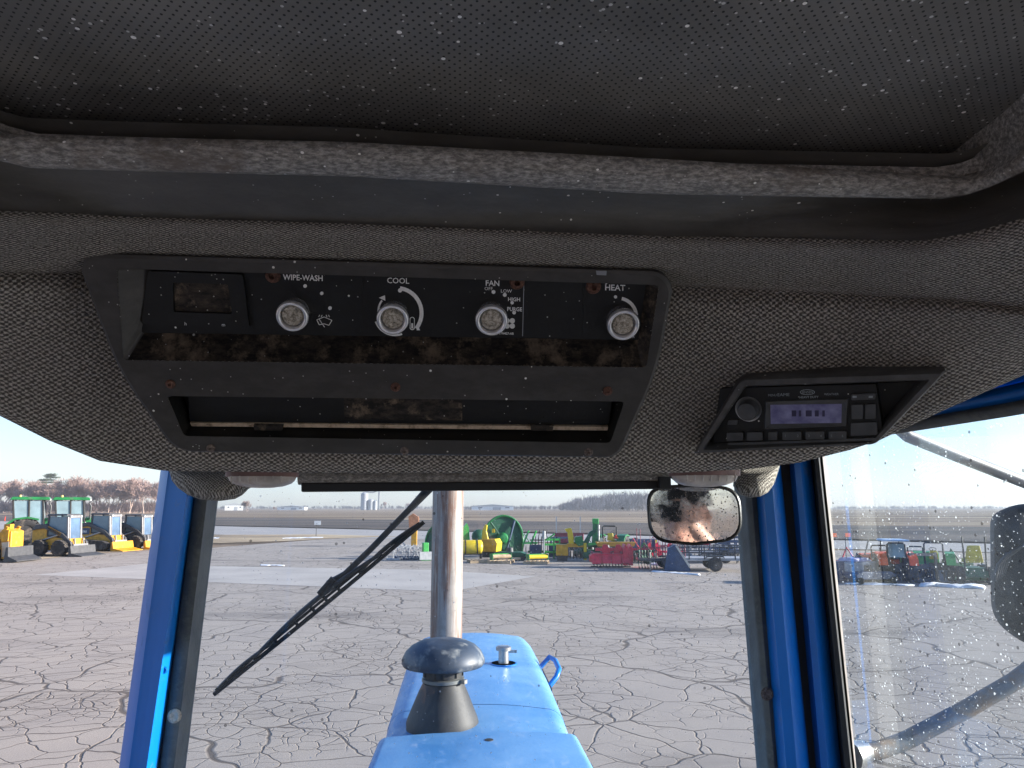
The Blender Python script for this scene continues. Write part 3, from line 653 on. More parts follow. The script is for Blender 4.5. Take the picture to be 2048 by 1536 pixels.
# interior mirror: rounded shell + speckled glass, turned a little towards the driver
MC = at_y(1389, 1029, 1.22)
aim = CAM + Vector((.03, 0, -.012)); nrm = (aim-MC).normalized()
MP = Plane(MC, nrm)
mo = rounded([(1296, 974), (1372, 971), (1478, 973), (1483, 1082), (1390, 1090), (1303, 1083)], [26, 30, 26, 30, 30, 32], 6)
mo = rounded([(1291, 972), (1390, 968), (1480, 974), (1487, 1080), (1388, 1091), (1298, 1083)], [40, 5, 40, 44, 5, 44], 6)
mi = [(1389+(x-1389)*.93, 1029+(y-1029)*.90) for x, y in mo]
cl2 = cl
rimm = m_grimy('speckled_black_rim', (.015, .014, .013), (.03, .028, .026), (.12, .10, .08), .15, .4, .35)
sh = MB().grid([[MP.at(1389+(x-1389)*.5, 1029+(y-1029)*.5, -.045) for x, y in cl(mo)], [MP.at(1389+(x-1389)*.9, 1029+(y-1029)*.9, -.03) for x, y in cl(mo)], [MP.at(*p, -.006) for p in cl(mo)], [MP.at(*p, 0) for p in cl(mo)], [MP.at(*p, .002) for p in cl([(lerp(a[0], b[0], .5), lerp(a[1], b[1], .5)) for a, b in zip(mo, mi)])], [MP.at(*p, -.002) for p in cl(mi)]])
im = sh.build('rear_view_mirror', rimm, TR, 60, label='speckled rear view mirror in a black rounded rim')
MP.poly(MB(), mi, -.006, -.0018).build('mirror_glass', m_mirror(), im)
MB().tube([MP.at(1389, 1029, -.04), MP.at(1360, 960, -.06), at_y(1330, 940, 1.27)], .006, 8).build('mirror_stem', BLACK, im)

# ---- front pillars
def strip(edges, name, mat, y_top, y_bot, parent=TR, sm=35, back=.05, label=None, ext=.9):
    """edges: (x at y_top, x at y_bot, Y depth) across the pillar; closed behind"""
    A = [at_y(e[0], y_top, e[2]) for e in edges]; B = [at_y(e[1], y_bot, e[2]) for e in edges]
    A = [a+(a-b).normalized()*.14 for a, b in zip(A, B)]; B = [b+(b-a).normalized()*ext for a, b in zip(A, B)]
    cl_ = lambda s: s+[s[-1]+Vector((0, back, 0)), s[0]+Vector((0, back, 0))]
    return MB().loft([cl_(A), cl_(B)]).build(name, mat, parent, sm, label=label)
P1 = strip([(313, 238, 1.385), (322, 250, 1.352), (329, 258, 1.341), (335, 266, 1.341), (352, 276, 1.337), (372, 293, 1.332), (379, 303, 1.350), (387, 316, 1.385)], 'front_pillar', BLUE, 1000, 1536, label='blue front pillar beside the open door')
strip([(388, 319, 1.380), (390, 321, 1.375), (404, 337, 1.3735), (414, 348, 1.376), (418, 352, 1.39)], 'rubber_trim', TRIM, 1000, 1536, P1, 60)
def recess(x, y, Y, par, mat, r=.008): MB().lathe([(r*1.5, -.0005), (r*1.5, .001), (r, .0025), (r*.6, .001), (0, .0008)], 14, Matrix.Translation(at_y(x, y, Y)) @ Matrix.Rotation(rad(90), 4, 'X')).build('trim_screw', mat, par, 40)
recess(349, 1432, 1.373, P1, FOAM); recess(329, 1340, 1.342, P1, BLUE, .004)
P2 = strip([(1521, 1564, 1.36), (1528, 1573, 1.335), (1546, 1594, 1.330), (1558, 1608, 1.340), (1567, 1619, 1.37)], 'front_pillar', BLUE, 990, 1536, label='ribbed blue front pillar beside the dirty side window')
strip([(1488, 1533, 1.40), (1492, 1538, 1.384), (1503, 1549, 1.376), (1514, 1559, 1.380), (1520, 1563, 1.39)], 'rubber_trim', TRIM, 990, 1536, P2, 60)
strip([(1567, 1619, 1.38), (1588, 1636, 1.38)], 'pillar_groove', BLACK, 990, 1536, P2)
strip([(1588, 1636, 1.372), (1594, 1642, 1.345), (1606, 1656, 1.338), (1620, 1673, 1.345), (1631, 1685, 1.37)], 'door_post', BLUE, 990, 1536, P2)
strip([(1631, 1685, 1.36), (1636, 1690, 1.325), (1645, 1702, 1.322), (1650, 1708, 1.35)], 'door_seal', BLACK, 990, 1536, P2, 50)
strip([(1650, 1708, 1.35), (1653, 1710, 1.335), (1658, 1713, 1.35)], 'seal_lip', paint('worn_seal_lip', (.20, .17, .15), .5, var=.3, scale=30), 990, 1536, P2, 60, .02)
recess(1534, 1388, 1.374, P2, RUSTL)
# windshield and side window panes
q = [at_y(400, 920, 1.43), at_y(1512, 920, 1.43), at_y(1560, 1536, 1.43), at_y(330, 1536, 1.43)]
q = [q[0]+Vector((0, 0, .12)), q[1]+Vector((0, 0, .12)), q[2]+(q[2]-q[1])*1.1, q[3]+(q[3]-q[0])*1.1]
MB().slab(q, (0, .005, 0)).build('windshield', WSG, TR, label='dusty windshield pane')
a0, a1 = at_y(1652, 940, 1.40), at_y(1712, 1536, 1.40); a0 = a0+(a0-a1)*.35; a1 = a1+(a1-a0)*.9
bx = .87
q = [a0, a1, Vector((bx+.02, -.15, a1.z)), Vector((bx-.02, -.15, a0.z))]
MB().slab(q, (.005, 0, 0)).build('side_window', SDG, TR, label='dirty side window spattered with dust specks')
# upper rail over the side window
def rail(y0, y1): return [at_x(1790, 885, .715) for _ in ()]
def rail_pt(x, y):
    # point on the vertical plane of the side window
    d = ray(x, y); p0 = a0; nrm_ = (q[3]-q[0]).cross(q[1]-q[0]).normalized(); t = (p0-CAM).dot(nrm_)/d.dot(nrm_); return CAM+d*t-nrm_*math.copysign(.02, nrm_.x)
lo = [rail_pt(x, interp([(1640, 893), (1834, 866), (2048, 834), (2500, 760)], x)) for x in (1640, 1834, 1940, 2048, 2300)]
md = [rail_pt(x, interp([(1640, 868), (1834, 842), (2048, 806), (2500, 716)], x)) for x in (1640, 1834, 1940, 2048, 2300)]
hi = [rail_pt(x, interp([(1640, 842), (1834, 815), (2048, 772), (2500, 665)], x)) for x in (1640, 1834, 1940, 2048, 2300)]
tp = [p+Vector((.02, 0, .16)) for p in hi]
MB().grid([[p+Vector((-.008, 0, 0)) for p in hi], [p+Vector((-.024, 0, .002)) for p in lo_] if False else [lerp(h, m_, .5)+Vector((-.022, 0, 0)) for h, m_ in zip(hi, md)], [m_+Vector((-.012, 0, 0)) for m_ in md]]+[[p+Vector((.02, 0, 0)) for p in md]]).build('door_rail', BLUE, TR, True, label='blue door rail above the side window', flip=False)
MB().grid([tp, [p+Vector((-.006, 0, 0)) for p in hi]]).build('rail_cover', BLUE, TR, flip=False)
MB().grid([[m_+Vector((-.006, 0, .001)) for m_ in md], [lerp(m_, l_, .4)+Vector((-.02, 0, 0)) for m_, l_ in zip(md, lo)], [l_+Vector((-.008, 0, 0)) for l_ in lo], [l_+Vector((.01, 0, .006)) for l_ in lo]]).build('rail_seal', TRIM, TR, True, flip=False)
# outer shell of the cab: roof, rear posts, floor, seat (mostly behind the camera)
m = MB(); m.box((.06, .40, CZ+.43), (1.78, 2.35, .16), top=.93); m.build('cab_roof', paint('white_roof', (.6, .6, .58), .5), TR, bevel=.03)
m = MB(); m.box((-.90, .1, CZ+.26), (.05, 1.7, .19)); m.build('door_rail', BLUE, TR)
m = MB(); m.box((.06, 1.42, CZ+.24), (1.5, .07, .22)); m.build('windshield_header', BLUE, TR)
m = MB(); m.box((.95, .0, CZ+.27), (.05, 1.5, .17)); m.build('rail_cover', BLUE, TR)
MB().box((.03, .36, CZ+.338), (1.80, 2.2, .012)).build('roof_lining', BLACK, TR)
for x in (-.88, .97): MB().box((x, -.72, 2.25), (.09, .09, 1.45)).build('rear_post', BLUE, TR)
MB().box((.05, -.74, 3.0), (1.8, .06, .16)).build('rear_header', BLUE, TR)
MB().box((.05, .35, 1.32), (1.75, 2.15, .06)).build('cab_floor', paint('dusty_floor_mat', (.22, .21, .20), .9), TR)
MB().box((.05, 1.28, 1.55), (1.2, .30, .42), top=.8).build('dash_cowl', BLACK, TR, bevel=.03)
MB().box((.05, -.74, 1.62), (1.7, .05, .6)).build('rear_panel', BLUE, TR)
st = MB().box((.10, -.30, 1.80), (.50, .48, .12), top=.95).build('seat', paint('seat_vinyl', (.04, .04, .045), .5), TR, bevel=.03)
MB().box((.10, -.55, 2.12), (.48, .10, .55), (rad(-8), 0, 0)).build('backrest', MATS['seat_vinyl'], st, bevel=.03)
MB().cyl((.10, -.32, 1.35), (.10, -.32, 1.75), .10).build('seat_pedestal', BLACK, st)

# ---- wiper outside the windshield
wy = 1.475
wp = MB().tube([at_y(905, 930, wy), at_y(850, 986, wy), at_y(820, 1018, wy+.004)], [.010, .009, .007], 8).build('wiper_arm', DGREY, TR, 60, label='wiper arm and blade resting across the windshield')
MB().tube([at_y(832, 1005, wy), at_y(740, 1100, wy+.005), at_y(690, 1148, wy+.005), at_y(656, 1168, wy+.003)], [.0065, .0065, .0065, .0075], 8).build('arm_shaft', DGREY, wp, 60)
bl0, bl1 = Vector((848, 1044)), Vector((428, 1389))
def bpx(t, off): d = (bl1-bl0); nrm2 = Vector((-d.y, d.x)).normalized(); p = bl0+d*t+nrm2*off; return p
def bpt(t, off, Y=wy-.008): p = bpx(t, off); return at_y(p.x, p.y, Y)
MB().tube([bpt(t, -2*math.sin(math.pi*t)) for t in np.linspace(.0, 1, 14)], .0042, 6).build('wiper_rubber', BLACK, wp, 60)
MB().tube([bpt(t, 5+3*math.sin(math.pi*t)) for t in np.linspace(.06, .94, 14)], .0028, 6).build('wiper_spine', BLACK, wp, 60)
m = MB().tube([bpt(t, 6+11*math.sin(math.pi*(t-.20)/.6)) for t in np.linspace(.20, .80, 13)], [.0036+.0016*math.sin(math.pi*i/12) for i in range(13)], 6); m.build('wiper_yoke', DGREY, wp, 60)
for t0, t1 in ((.02, .30), (.70, .98)): MB().tube([bpt(t, 4+6*math.sin(math.pi*(t-t0)/(t1-t0))) for t in np.linspace(t0, t1, 9)], .003, 6).build('wiper_yoke', DGREY, wp, 60)
for t in (.02, .13, .20, .30, .40, .46, .52, .60, .70, .80, .87, .98): MB().tube([bpt(t, -2), bpt(t, 7+9*max(0, math.sin(math.pi*(t-.2)/.6)))], .0034, 6).build('wiper_claw', BLACK, wp)
MB().tube([at_y(668, 1158, wy-.004), at_y(640, 1190, wy-.006)], .0085, 8).build('wiper_joint', BLACK, wp, 60)

# ---- mirror outside: arms + head
r_ = .0165
em = MB().tube([at_y(1722, 1506, 1.42), at_y(1760, 1500, 1.43), at_y(1810, 1482, 1.44), at_y(1930, 1420, 1.44), at_y(2030, 1362, 1.44), at_y(2070, 1330, 1.44), at_y(2095, 1290, 1.44), at_y(2100, 1200, 1.44)], r_, 12).build('mirror_arm', paint('rusty_mirror_tube', (.16, .18, .21), .55, var=.3, scale=20, dirt=(.26, .17, .11), dirt_amt=.4, dscale=25), TR, 60, label='rusty tube bracket carrying the outside mirror')
MB().cyl(at_y(1700, 1512, 1.40), at_y(1728, 1504, 1.42), .026, .021, 14).build('arm_clamp', STEEL, em, 40)
MB().tube([at_y(1790, 850, 1.40), at_y(1815, 872, 1.40), at_y(1930, 918, 1.42), at_y(2048, 964, 1.44), at_y(2110, 992, 1.44), at_y(2112, 1080, 1.44)], .0125, 12).build('upper_arm', paint('grey_tube', (.38, .36, .34), .4, .4, .25), em, 60)
rg = rounded([(1980, 1030), (2030, 1008), (2200, 1002), (2205, 1296), (2060, 1296), (1982, 1240)], [22, 30, 50, 50, 40, 60], 6)
m = MB(); rw = []
for f, Y in ((.90, 1.50), (1.0, 1.49), (1.0, 1.455), (.93, 1.435), (.7, 1.42), (.3, 1.412), (.03, 1.41)): rw.append([at_y(2095+(x-2095)*f, 1150+(y-1150)*f, Y) for x, y in rg])
m.loft(rw).build('side_mirror', paint('black_mirror_shell', (.014, .017, .019), .6, var=.4, scale=15, dirt=(.05, .055, .05), dirt_amt=.1, dscale=25), em, 50, label='black shell of the outside mirror seen through dirty glass')
m = MB()
for i in range(5): m.tube([at_y(2048-i*8, 1090+i*4, 1.409), at_y(2020-i*6, 1110+i*5, 1.414), at_y(2006-i*4, 1150+i*3, 1.418)], .0035, 6)
m.build('shell_rib', DGREY, em, 60)

# ---- hood, precleaner, exhaust, filler
HX = .048
def hood_ring(y, wd, z, r, depth=.62, crown=.018, k=7):
    pts = [(-wd-.02, z-depth)]
    for i in range(k+1):
        a = math.pi - i*math.pi/2/k; pts.append((-wd+r+r*math.cos(a), z-r+r*math.sin(a)))
    for i in range(1, 8): x = lerp(-wd+r, wd-r, i/8); pts.append((x, z+crown*(1-(x/(wd-r))**2)))
    for i in range(k+1):
        a = math.pi/2 - i*math.pi/2/k; pts.append((wd-r+r*math.cos(a), z-r+r*math.sin(a)))
    pts.append((wd+.02, z-depth)); return [Vector((HX+x, y, zz)) for x, zz in pts]
ST = [(2.70, .312, 2.000, .075), (3.2, .322, 1.998, .085), (3.8, .330, 1.992, .09), (4.15, .332, 1.985, .095), (4.32, .330, 1.975, .10), (4.40, .322, 1.955, .10), (4.44, .312, 1.92, .10)]
hd = MB().loft([hood_ring(*s) for s in ST]).build('hood', HOOD, TR, 50, label='faded sky blue tractor hood with chalky scuffs')
ST2 = [(1.55, .318, 2.006, .022), (2.385, .310, 2.006, .03)]
MB().loft([hood_ring(y, wd, z, r, crown=.012) for y, wd, z, r in ST2]).build('hood_cowl', HOOD, hd, 50)
ST3 = [(2.37, .296, 1.996, .055), (2.692, .309, 2.000, .07)]
MB().loft([hood_ring(*s) for s in ST3]).build('hood_middle', HOOD, hd, 50)
for s in (-1, 1):                                        # louvred grille beside the cowl
    for i in range(14):
        MB().box((HX+s*.336, 1.72+i*.045, 1.80), (.03, .022, .20), (rad(12), 0, 0)).build('grille_louvre', BLACK, hd)
    MB().box((HX+s*.336, 2.02, 1.82), (.012, .66, .22)).build('grille_backing', DGREY, hd)
    MB().tube([(HX+s*.352, 1.66, 1.93), (HX+s*.354, 2.0, 1.93), (HX+s*.352, 2.28, 1.90), (HX+s*.348, 2.36, 1.84), (HX+s*.345, 2.38, 1.74)], .007, 8).build('grille_frame', BLACK, hd, 60)
# handle on the hood's side
MB().tube([(HX+.320, 3.66, 1.94), (HX+.365, 3.66, 1.985), (HX+.385, 3.60, 1.98), (HX+.385, 3.46, 1.97), (HX+.365, 3.40, 1.95), (HX+.320, 3.39, 1.90)], .012, 8).build('hood_handle', BLUE, hd, 60)
MB().box((HX+.330, 3.52, 1.905), (.012, .40, .03)).build('handle_plate', BLACK, hd)
pc = at_z(885, 1452, 2.0); pc = Vector((pc.x, 2.50, 2.012))
Mp = Matrix.Translation(pc)
CONEp = [(.116, -.02), (.117, .004), (.112, .02), (.078, .100), (.067, .122), (.066, .126)]
pcl = MB().lathe(CONEp, 36, Mp).build('air_precleaner', CONE, TR, 50, label='black mushroom shaped air precleaner standing on the hood')
MB().lathe([(.062, .115), (.062, .178), (.064, .182)], 30, Mp).build('precleaner_neck', CONE, pcl, 50)
MB().lathe([(.066, .128), (.069, .130), (.069, .140), (.066, .142)], 30, Mp).build('neck_band', paint('dull_band', (.16, .17, .17), .4, .5), pcl, 50)
MB().box(pc+Vector((.062, -.036, .135)), (.03, .016, .012), (0, 0, rad(-35))).build('clamp_bolt', STEEL, pcl)
for k in range(9):
    a = 2*math.pi*k/9; MB().box(pc+Vector((.063*math.cos(a), .063*math.sin(a), .158)), (.006, .018, .022), (0, 0, a)).build('neck_slot', BLACK, pcl)
MB().lathe([(.05, .182), (.118, .176), (.130, .179), (.136, .188), (.134, .202), (.124, .222), (.105, .240), (.078, .253), (.045, .260), (0, .263)], 40, Mp).build('precleaner_dome', DOME, pcl, 60)
ep = at_z(892, 1290, 2.0)
ex = MB().lathe([(.082, -.05), (.082, 1.5)], 36, Matrix.Translation((ep.x, ep.y, 2.0))).build('exhaust_pipe', PIPE, TR, 60, label='streaked rusty exhaust stack rising from the hood')
MB().lathe([(.083, 1.495), (.07, 1.50), (.07, 1.44), (0, 1.44)], 30, Matrix.Translation((ep.x, ep.y, 2.0))).build('pipe_mouth', BLACK, ex)
fc = at_z(1007, 1333, 2.0); Mf = Matrix.Translation((fc.x, fc.y, 2.012))
fl = MB().lathe([(.060, -.002), (.060, .003), (.054, .0035), (.053, -.003)], 28, Mf).build('filler_hole', BLUE, hd, 40)
MB().lathe([(0, .0035), (.054, .0035)], 28, Mf).build('filler_well', BLACK, hd)
MB().lathe([(.024, .0), (.022, .055), (.034, .058), (.034, .072), (.026, .076), (0, .076)], 20, Mf).build('filler_cap', STEEL, hd, 30)
MB().box((fc.x+.042, fc.y, 2.012+.052), (.035, .012, .012)).build('cap_tab', STEEL, hd)
hh = at_z(978, 1482, 2.015); MB().lathe([(0, .004), (.013, .004), (.014, .001)], 14, Matrix.Translation((hh.x, hh.y, 2.015))).build('hood_hole', BLACK, hd)
# wheels of our tractor
def wheel(parent, c, R, wd, rimmat, axis=(0, 1, 0), lugs=0, n=24, tread=TYRE, name='wheel'):
    M = Matrix.Translation(c) @ Vector(axis).to_track_quat('Z', 'Y').to_matrix().to_4x4(); h = wd/2
    m = MB(); m.lathe([(R*.56, -h*.8), (R*.62, -h*.98), (R*.86, -h), (R*.95, -h*.9), (R*.985, -h*.55), (R*.985, h*.55), (R*.95, h*.9), (R*.86, h), (R*.62, h*.98), (R*.56, h*.8)], n, M)
    for i in range(lugs):
        for s in (-1, 1):
            a = 2*math.pi*(i+(.5 if s > 0 else 0))/lugs
            m2 = M @ Matrix.Rotation(a, 4, 'Z') @ Matrix.Translation((R*.985, 0, s*h*.5)) @ Matrix.Rotation(rad(40*s), 4, 'X')
            hx, hy, hz = R*.05, R*.035, h*.62
            m.add([m2 @ Vector((x*hx, y*hy, z*hz)) for z in (-1, 1) for x, y in ((-1, -1), (1, -1), (1, 1), (-1, 1))], [(3, 2, 1, 0), (4, 5, 6, 7), (0, 1, 5, 4), (1, 2, 6, 5), (2, 3, 7, 6), (3, 0, 4, 7)])
    o = m.build(name, tread, parent, 40)
    MB().lathe([(0, -h*.3), (R*.2, -h*.3), (R*.25, -h*.15), (R*.5, -h*.3), (R*.58, -h*.82), (R*.6, -h*.7), (R*.6, h*.7), (R*.58, h*.82), (R*.5, h*.3), (R*.25, h*.15), (R*.2, h*.3), (0, h*.3)], n, M).build('rim', rimmat, o, 40)
    return o
for x in (-1.13, 1.19): wheel(TR, (x, 4.06, .655), .655, .40, WHITE, (1, 0, 0), 0, 40)
for x in (-1.05, 1.12): wheel(TR, (x, -.2, .90), .90, .50, WHITE, (1, 0, 0), 22)
m = MB(); m.box((HX, 3.6, 1.10), (.55, 1.9, .62)); m.box((HX, 1.0, 1.0), (.7, 3.2, .6)); m.build('engine_block', DGREY, TR)
m = MB(); m.box((.03, 4.06, .66), (2.1, .18, .2)); m.build('front_axle', BLUE, TR)
m = MB(); m.box((.03, -.2, .9), (1.9, .3, .3)); m.build('rear_axle', BLUE, TR)

# ================================================================== machines in the yard
def V3(*a): return Vector(a)
def yaw_to(px, py, px2, py2):
    a, b = gnd(px, py), gnd(px2, py2); return math.atan2(b.y-a.y, b.x-a.x)
def wtext(s, h, M, parent, mat, name='lettering'):
    """flat lettering placed by matrix M (x right, y up)"""
    return text_on(lambda x, y, w=0: M @ Vector((x, -y, 0)), s, 0, 0, h, parent, mat, slope=0, name=name, bold=.02)
def side_M(x, y, z, s=1, tilt=0):        # letters on a machine's flank, read from outside
    return Matrix.Translation((x, y, z)) @ Matrix.Rotation(0 if s < 0 else math.pi, 4, 'Z') @ Matrix.Rotation(math.pi/2, 4, 'X') @ Matrix.Rotation(tilt, 4, 'Z')

def farm_tractor(loc, rz, label, S=1.0, body=GREEN, roofm=GREEN, rim=LYELL, cab='cab', group=None, name='tractor', hoodl=1.5, smv=True, exhaust=True):
    t = thing(name, loc, rz, label, 'tractor', group, S)
    wheel(t, (0, .85, .85), .85, .48, rim, lugs=18); wheel(t, (0, -.85, .85), .85, .48, rim, lugs=18)
    wheel(t, (2.25, .75, .60), .60, .36, rim, lugs=14); wheel(t, (2.25, -.75, .60), .60, .36, rim, lugs=14)
    MB().box((1.2, 0, .85), (2.9, .55, .45)).build('chassis', DGREY, t)
    MB().box((2.25, 0, .6), (.2, 1.3, .18)).build('front_axle', DGREY, t); MB().box((0, 0, .85), (.3, 1.4, .25)).build('rear_axle', DGREY, t)
    hoodp = [(.85, 1.05), (.85, 1.72), (1.4, 1.74), (2.5, 1.58), (2.78, 1.45), (2.85, 1.05)]
    MB().prism(hoodp, -.34, .34).build('hood', body, t, bevel=.05)
    MB().box((2.86, 0, 1.22), (.04, .5, .32)).build('grille', BLACK, t)
    for s in (-1, 1):
        a = [(-.92, 1.05), (-.85, 1.45), (-.5, 1.72), (.1, 1.80), (.62, 1.68), (.62, 1.60), (.1, 1.70), (-.45, 1.63), (-.75, 1.40), (-.84, 1.05)]
        MB().prism(a, s*.60, s*1.10).build('fender', body, t)
        MB().box((2.87, s*.2, 1.42), (.03, .14, .08)).build('headlight', WHITE, t)
    if cab == 'cab':
        zt = 2.72
        for x, x2 in ((-.55, -.70), (.15, .05), (.85, .70)):
            for s in (-1, 1): MB().tube([(x, s*.68, 1.35), (x2, s*.62, zt)], .045, 6).build('cab_post', BLACK, t)
        for s in (-1, 1):
            MB().slab([(-.53, s*.66, 1.72), (.13, s*.66, 1.72), (.03, s*.61, zt-.04), (-.66, s*.61, zt-.04)], (0, -s*.01, 0)).build('side_glass', CABGL, t)
            MB().slab([(.17, s*.66, 1.30), (.84, s*.66, 1.30), (.68, s*.61, zt-.04), (.07, s*.61, zt-.04)], (0, -s*.01, 0)).build('door_glass', CABGL, t)
        MB().slab([(-.56, -.64, 1.7), (-.56, .64, 1.7), (-.71, .58, zt-.04), (-.71, -.58, zt-.04)], (.01, 0, 0)).build('rear_glass', CABGL, t)
        MB().slab([(.86, -.62, 1.65), (.86, .62, 1.65), (.71, .58, zt-.04), (.71, -.58, zt-.04)], (-.01, 0, 0)).build('front_glass', CABGL, t)
        MB().box((.1, 0, zt+.09), (1.95, 1.50, .17), top=.88).build('cab_roof', roofm, t, bevel=.03)
        MB().box((-.2, 0, 1.7), (.45, .5, .6), top=.7).build('seat', BLACK, t)
        for s in (-1, 1):
            for x in (-.86, 1.05): MB().box((x, s*.55, zt+.02), (.06, .18, .09)).build('work_light', WHITE, t)
        MB().lathe([(.06, 0), (.06, .1), (0, .12)], 10, Matrix.Translation((-.4, -.5, zt+.17))).build('beacon', paint('amber_beacon', (.8, .55, .15), .3), t)
    else:
        zr = 2.35
        rx = -.55 if cab == 'rops' else -.6
        MB().tube([(rx, -.5, 1.0), (rx, -.5, zr-.1), (rx, -.42, zr), (rx, .42, zr), (rx, .5, zr-.1), (rx, .5, 1.0)], .05, 8).build('roll_bar', BLACK, t, 60)
        MB().box((-.15, 0, 1.42), (.48, .48, .12)).build('seat', LYELL if body in (GREEN, LGREEN) else BLACK, t, bevel=.03); MB().box((-.38, 0, 1.66), (.1, .46, .42), top=.8).build('backrest', LYELL if body in (GREEN, LGREEN) else BLACK, t, bevel=.03)
        MB().tube([(.55, 0, 1.5), (.38, 0, 1.9)], .025, 6).build('steering_column', BLACK, t)
        Ms = Matrix.Translation((.37, 0, 1.92)) @ Matrix.Rotation(rad(-25), 4, 'Y')
        MB().tube([Ms @ Vector((.2*math.cos(a*math.pi/8), .2*math.sin(a*math.pi/8), 0)) for a in range(16)], .018, 5, True).build('steering_wheel', BLACK, t)
        if cab == 'canopy':
            for s in (-1, 1): MB().tube([(.75, s*.52, 1.3), (.6, s*.52, zr+.1)], .035, 6).build('canopy_post', BLACK, t)
            MB().box((0, 0, zr+.16), (1.75, 1.45, .10), top=.92).build('canopy', roofm, t, bevel=.02)
            MB().slab([(-.58, -.5, 1.5), (-.58, .5, 1.5), (-.58, .5, zr), (-.58, -.5, zr)], (.01, 0, 0)).build('rear_glass', CABGL, t)
    if exhaust: MB().tube([(1.1, -.40, 1.6), (1.1, -.42, 2.4), (1.02, -.42, 2.55)], .045, 8).build('exhaust', DGREY, t, 60)
    if smv: MB().slab([(-.97, -.72, 1.55), (-.97, -.42, 1.55), (-.97, -.57, 1.82)], (-.015, 0, 0)).build('warning_triangle', paint('warning_red', (.85, .06, .02), .5, var=.1), t)
    for s in (-1, 1): MB().tube([(.1, s*.25, .75), (-.75, s*.35, .55)], .035, 6).build('hitch_arm', BLACK, t)
    return t

def loader(loc, rz, label, kind='wheels', main=OCHRE, decal=None, group='compact loaders parked in a row', S=1.0, bucket=DGREY):
    """skid steer seen with its front towards +X"""
    t = thing('skid_steer', loc, rz, label, 'loader', group, S)
    if kind == 'wheels':
        for x in (-.55, .58):
            for s in (-1, 1): wheel(t, (x, s*.70, .40), .40, .30, DGREY, lugs=16, n=20)
    else:
        for s in (-1, 1):
            pr = [(-1.05, .22), (-.85, .06), (.8, .06), (1.0, .2), (1.0, .42), (.7, .56), (-.75, .66), (-1.0, .52)]
            tk = MB().prism(pr, s*.55, s*.92).build('track', TYRE, t, bevel=.04)
            for i in range(5): MB().cyl((-.7+i*.34, s*.90, .22), (-.7+i*.34, s*.94, .22), .12, n=12).build('track_roller', DGREY, tk)
    MB().prism([(-1.15, .38), (-1.2, 1.25), (-.85, 1.42), (-.4, 1.42), (-.4, .95), (.95, .85), (1.0, .30), (-.9, .26)], -.52, .52).build('body', main, t, bevel=.03)
    MB().box((-1.21, 0, .85), (.04, .85, .6)).build('rear_door', BLACK, t)
    cabp = [(-.45, .9), (-.42, 2.0), (.35, 2.02), (.62, 1.9), (.78, .55), (.5, .5)]
    for s in (-1, 1):
        MB().tube([(-.42, s*.44, .95), (-.40, s*.44, 1.98)], .05, 6).build('cab_post', DGREY, t)
        MB().tube([(.80, s*.44, .50), (.66, s*.44, 1.92)], .06, 6).build('door_post', LGREY, t)
        MB().slab([(-.40, s*.42, 1.02), (.66, s*.42, .98), (.58, s*.42, 1.92), (-.38, s*.42, 1.95)], (0, -s*.012, 0)).build('side_window', CABGL, t)
        MB().prism([(-.46, .78), (.70, .72), (.68, 1.0), (-.46, 1.05)], s*.41, s*.455).build('side_panel', DGREY, t)
    MB().box((.08, 0, 2.02), (1.15, .98, .09), top=.95).build('cab_roof', DGREY, t, bevel=.02)
    MB().slab([(.80, -.36, .62), (.80, .36, .62), (.69, .36, 1.88), (.69, -.36, 1.88)], (.02, 0, 0)).build('front_door', paint('sky_tinted_glass', (.07, .12, .20), .06, 0, .35, 1.5), t)
    for s in (-1, 1): MB().tube([(.83, s*.37, .60), (.72, s*.37, 1.90)], .035, 6).build('door_frame', LGREY, t)
    MB().box((.72, 0, 1.93), (.08, .85, .12)).build('light_bar', LGREY, t)
    for s in (-1, 1): MB().box((.77, s*.34, 1.94), (.04, .13, .08)).build('work_light', GREYC, t)
    MB().box((.1, 0, 1.15), (.4, .45, .5)).build('seat', BLACK, t)
    for s in (-1, 1):
        MB().prism([(-1.15, 1.25), (-1.0, 1.52), (-.5, 1.58), (.55, 1.12), (1.05, .70), (1.20, .28), (1.06, .24), (.92, .60), (.45, .95), (-.5, 1.36), (-.95, 1.30)], s*.47, s*.60).build('lift_arm', DGREY, t, bevel=.015)
        MB().tube([(-.6, s*.53, .75), (.35, s*.53, 1.05)], .05, 8).build('lift_cylinder', STEEL, t)
        MB().tube([(1.02, s*.3, .85), (1.12, s*.3, .38)], .04, 8).build('tilt_cylinder', LGREY, t)
    MB().box((1.15, 0, .38), (.08, 1.0, .42), (0, rad(-8), 0)).build('quick_coupler', LGREY, t)
    MB().prism([(1.2, .02), (1.2, .50), (1.28, .52), (1.36, .16), (1.95, .04), (1.95, .0), (1.3, .0)], -.86, .86).build('bucket', bucket, t)
    if decal:
        for s in (-1, 1):
            M = side_M(.10 if kind == 'wheels' else -.75, s*.604, 1.22 if kind == 'wheels' else 1.08, s, rad(-24)*(1 if s < 0 else -1) if kind == 'wheels' else 0)
            if kind == 'wheels': MB().add([M @ Vector(p) for p in ((-.42, -.09, -.004), (.42, -.09, -.004), (.42, .09, -.004), (-.42, .09, -.004))], [(0, 1, 2, 3)]).build('decal_band', YELL, t)
            if kind == 'tracks': MB().box((-.80, s*.53, 1.08), (.75, .03, .34)).build('decal_panel', NAVY, t); M = side_M(-.8, s*.547, 1.06, s)
            wtext(decal, .085 if kind == 'wheels' else .11, M, t, BLACK if kind == 'wheels' else WHITE)
    return t
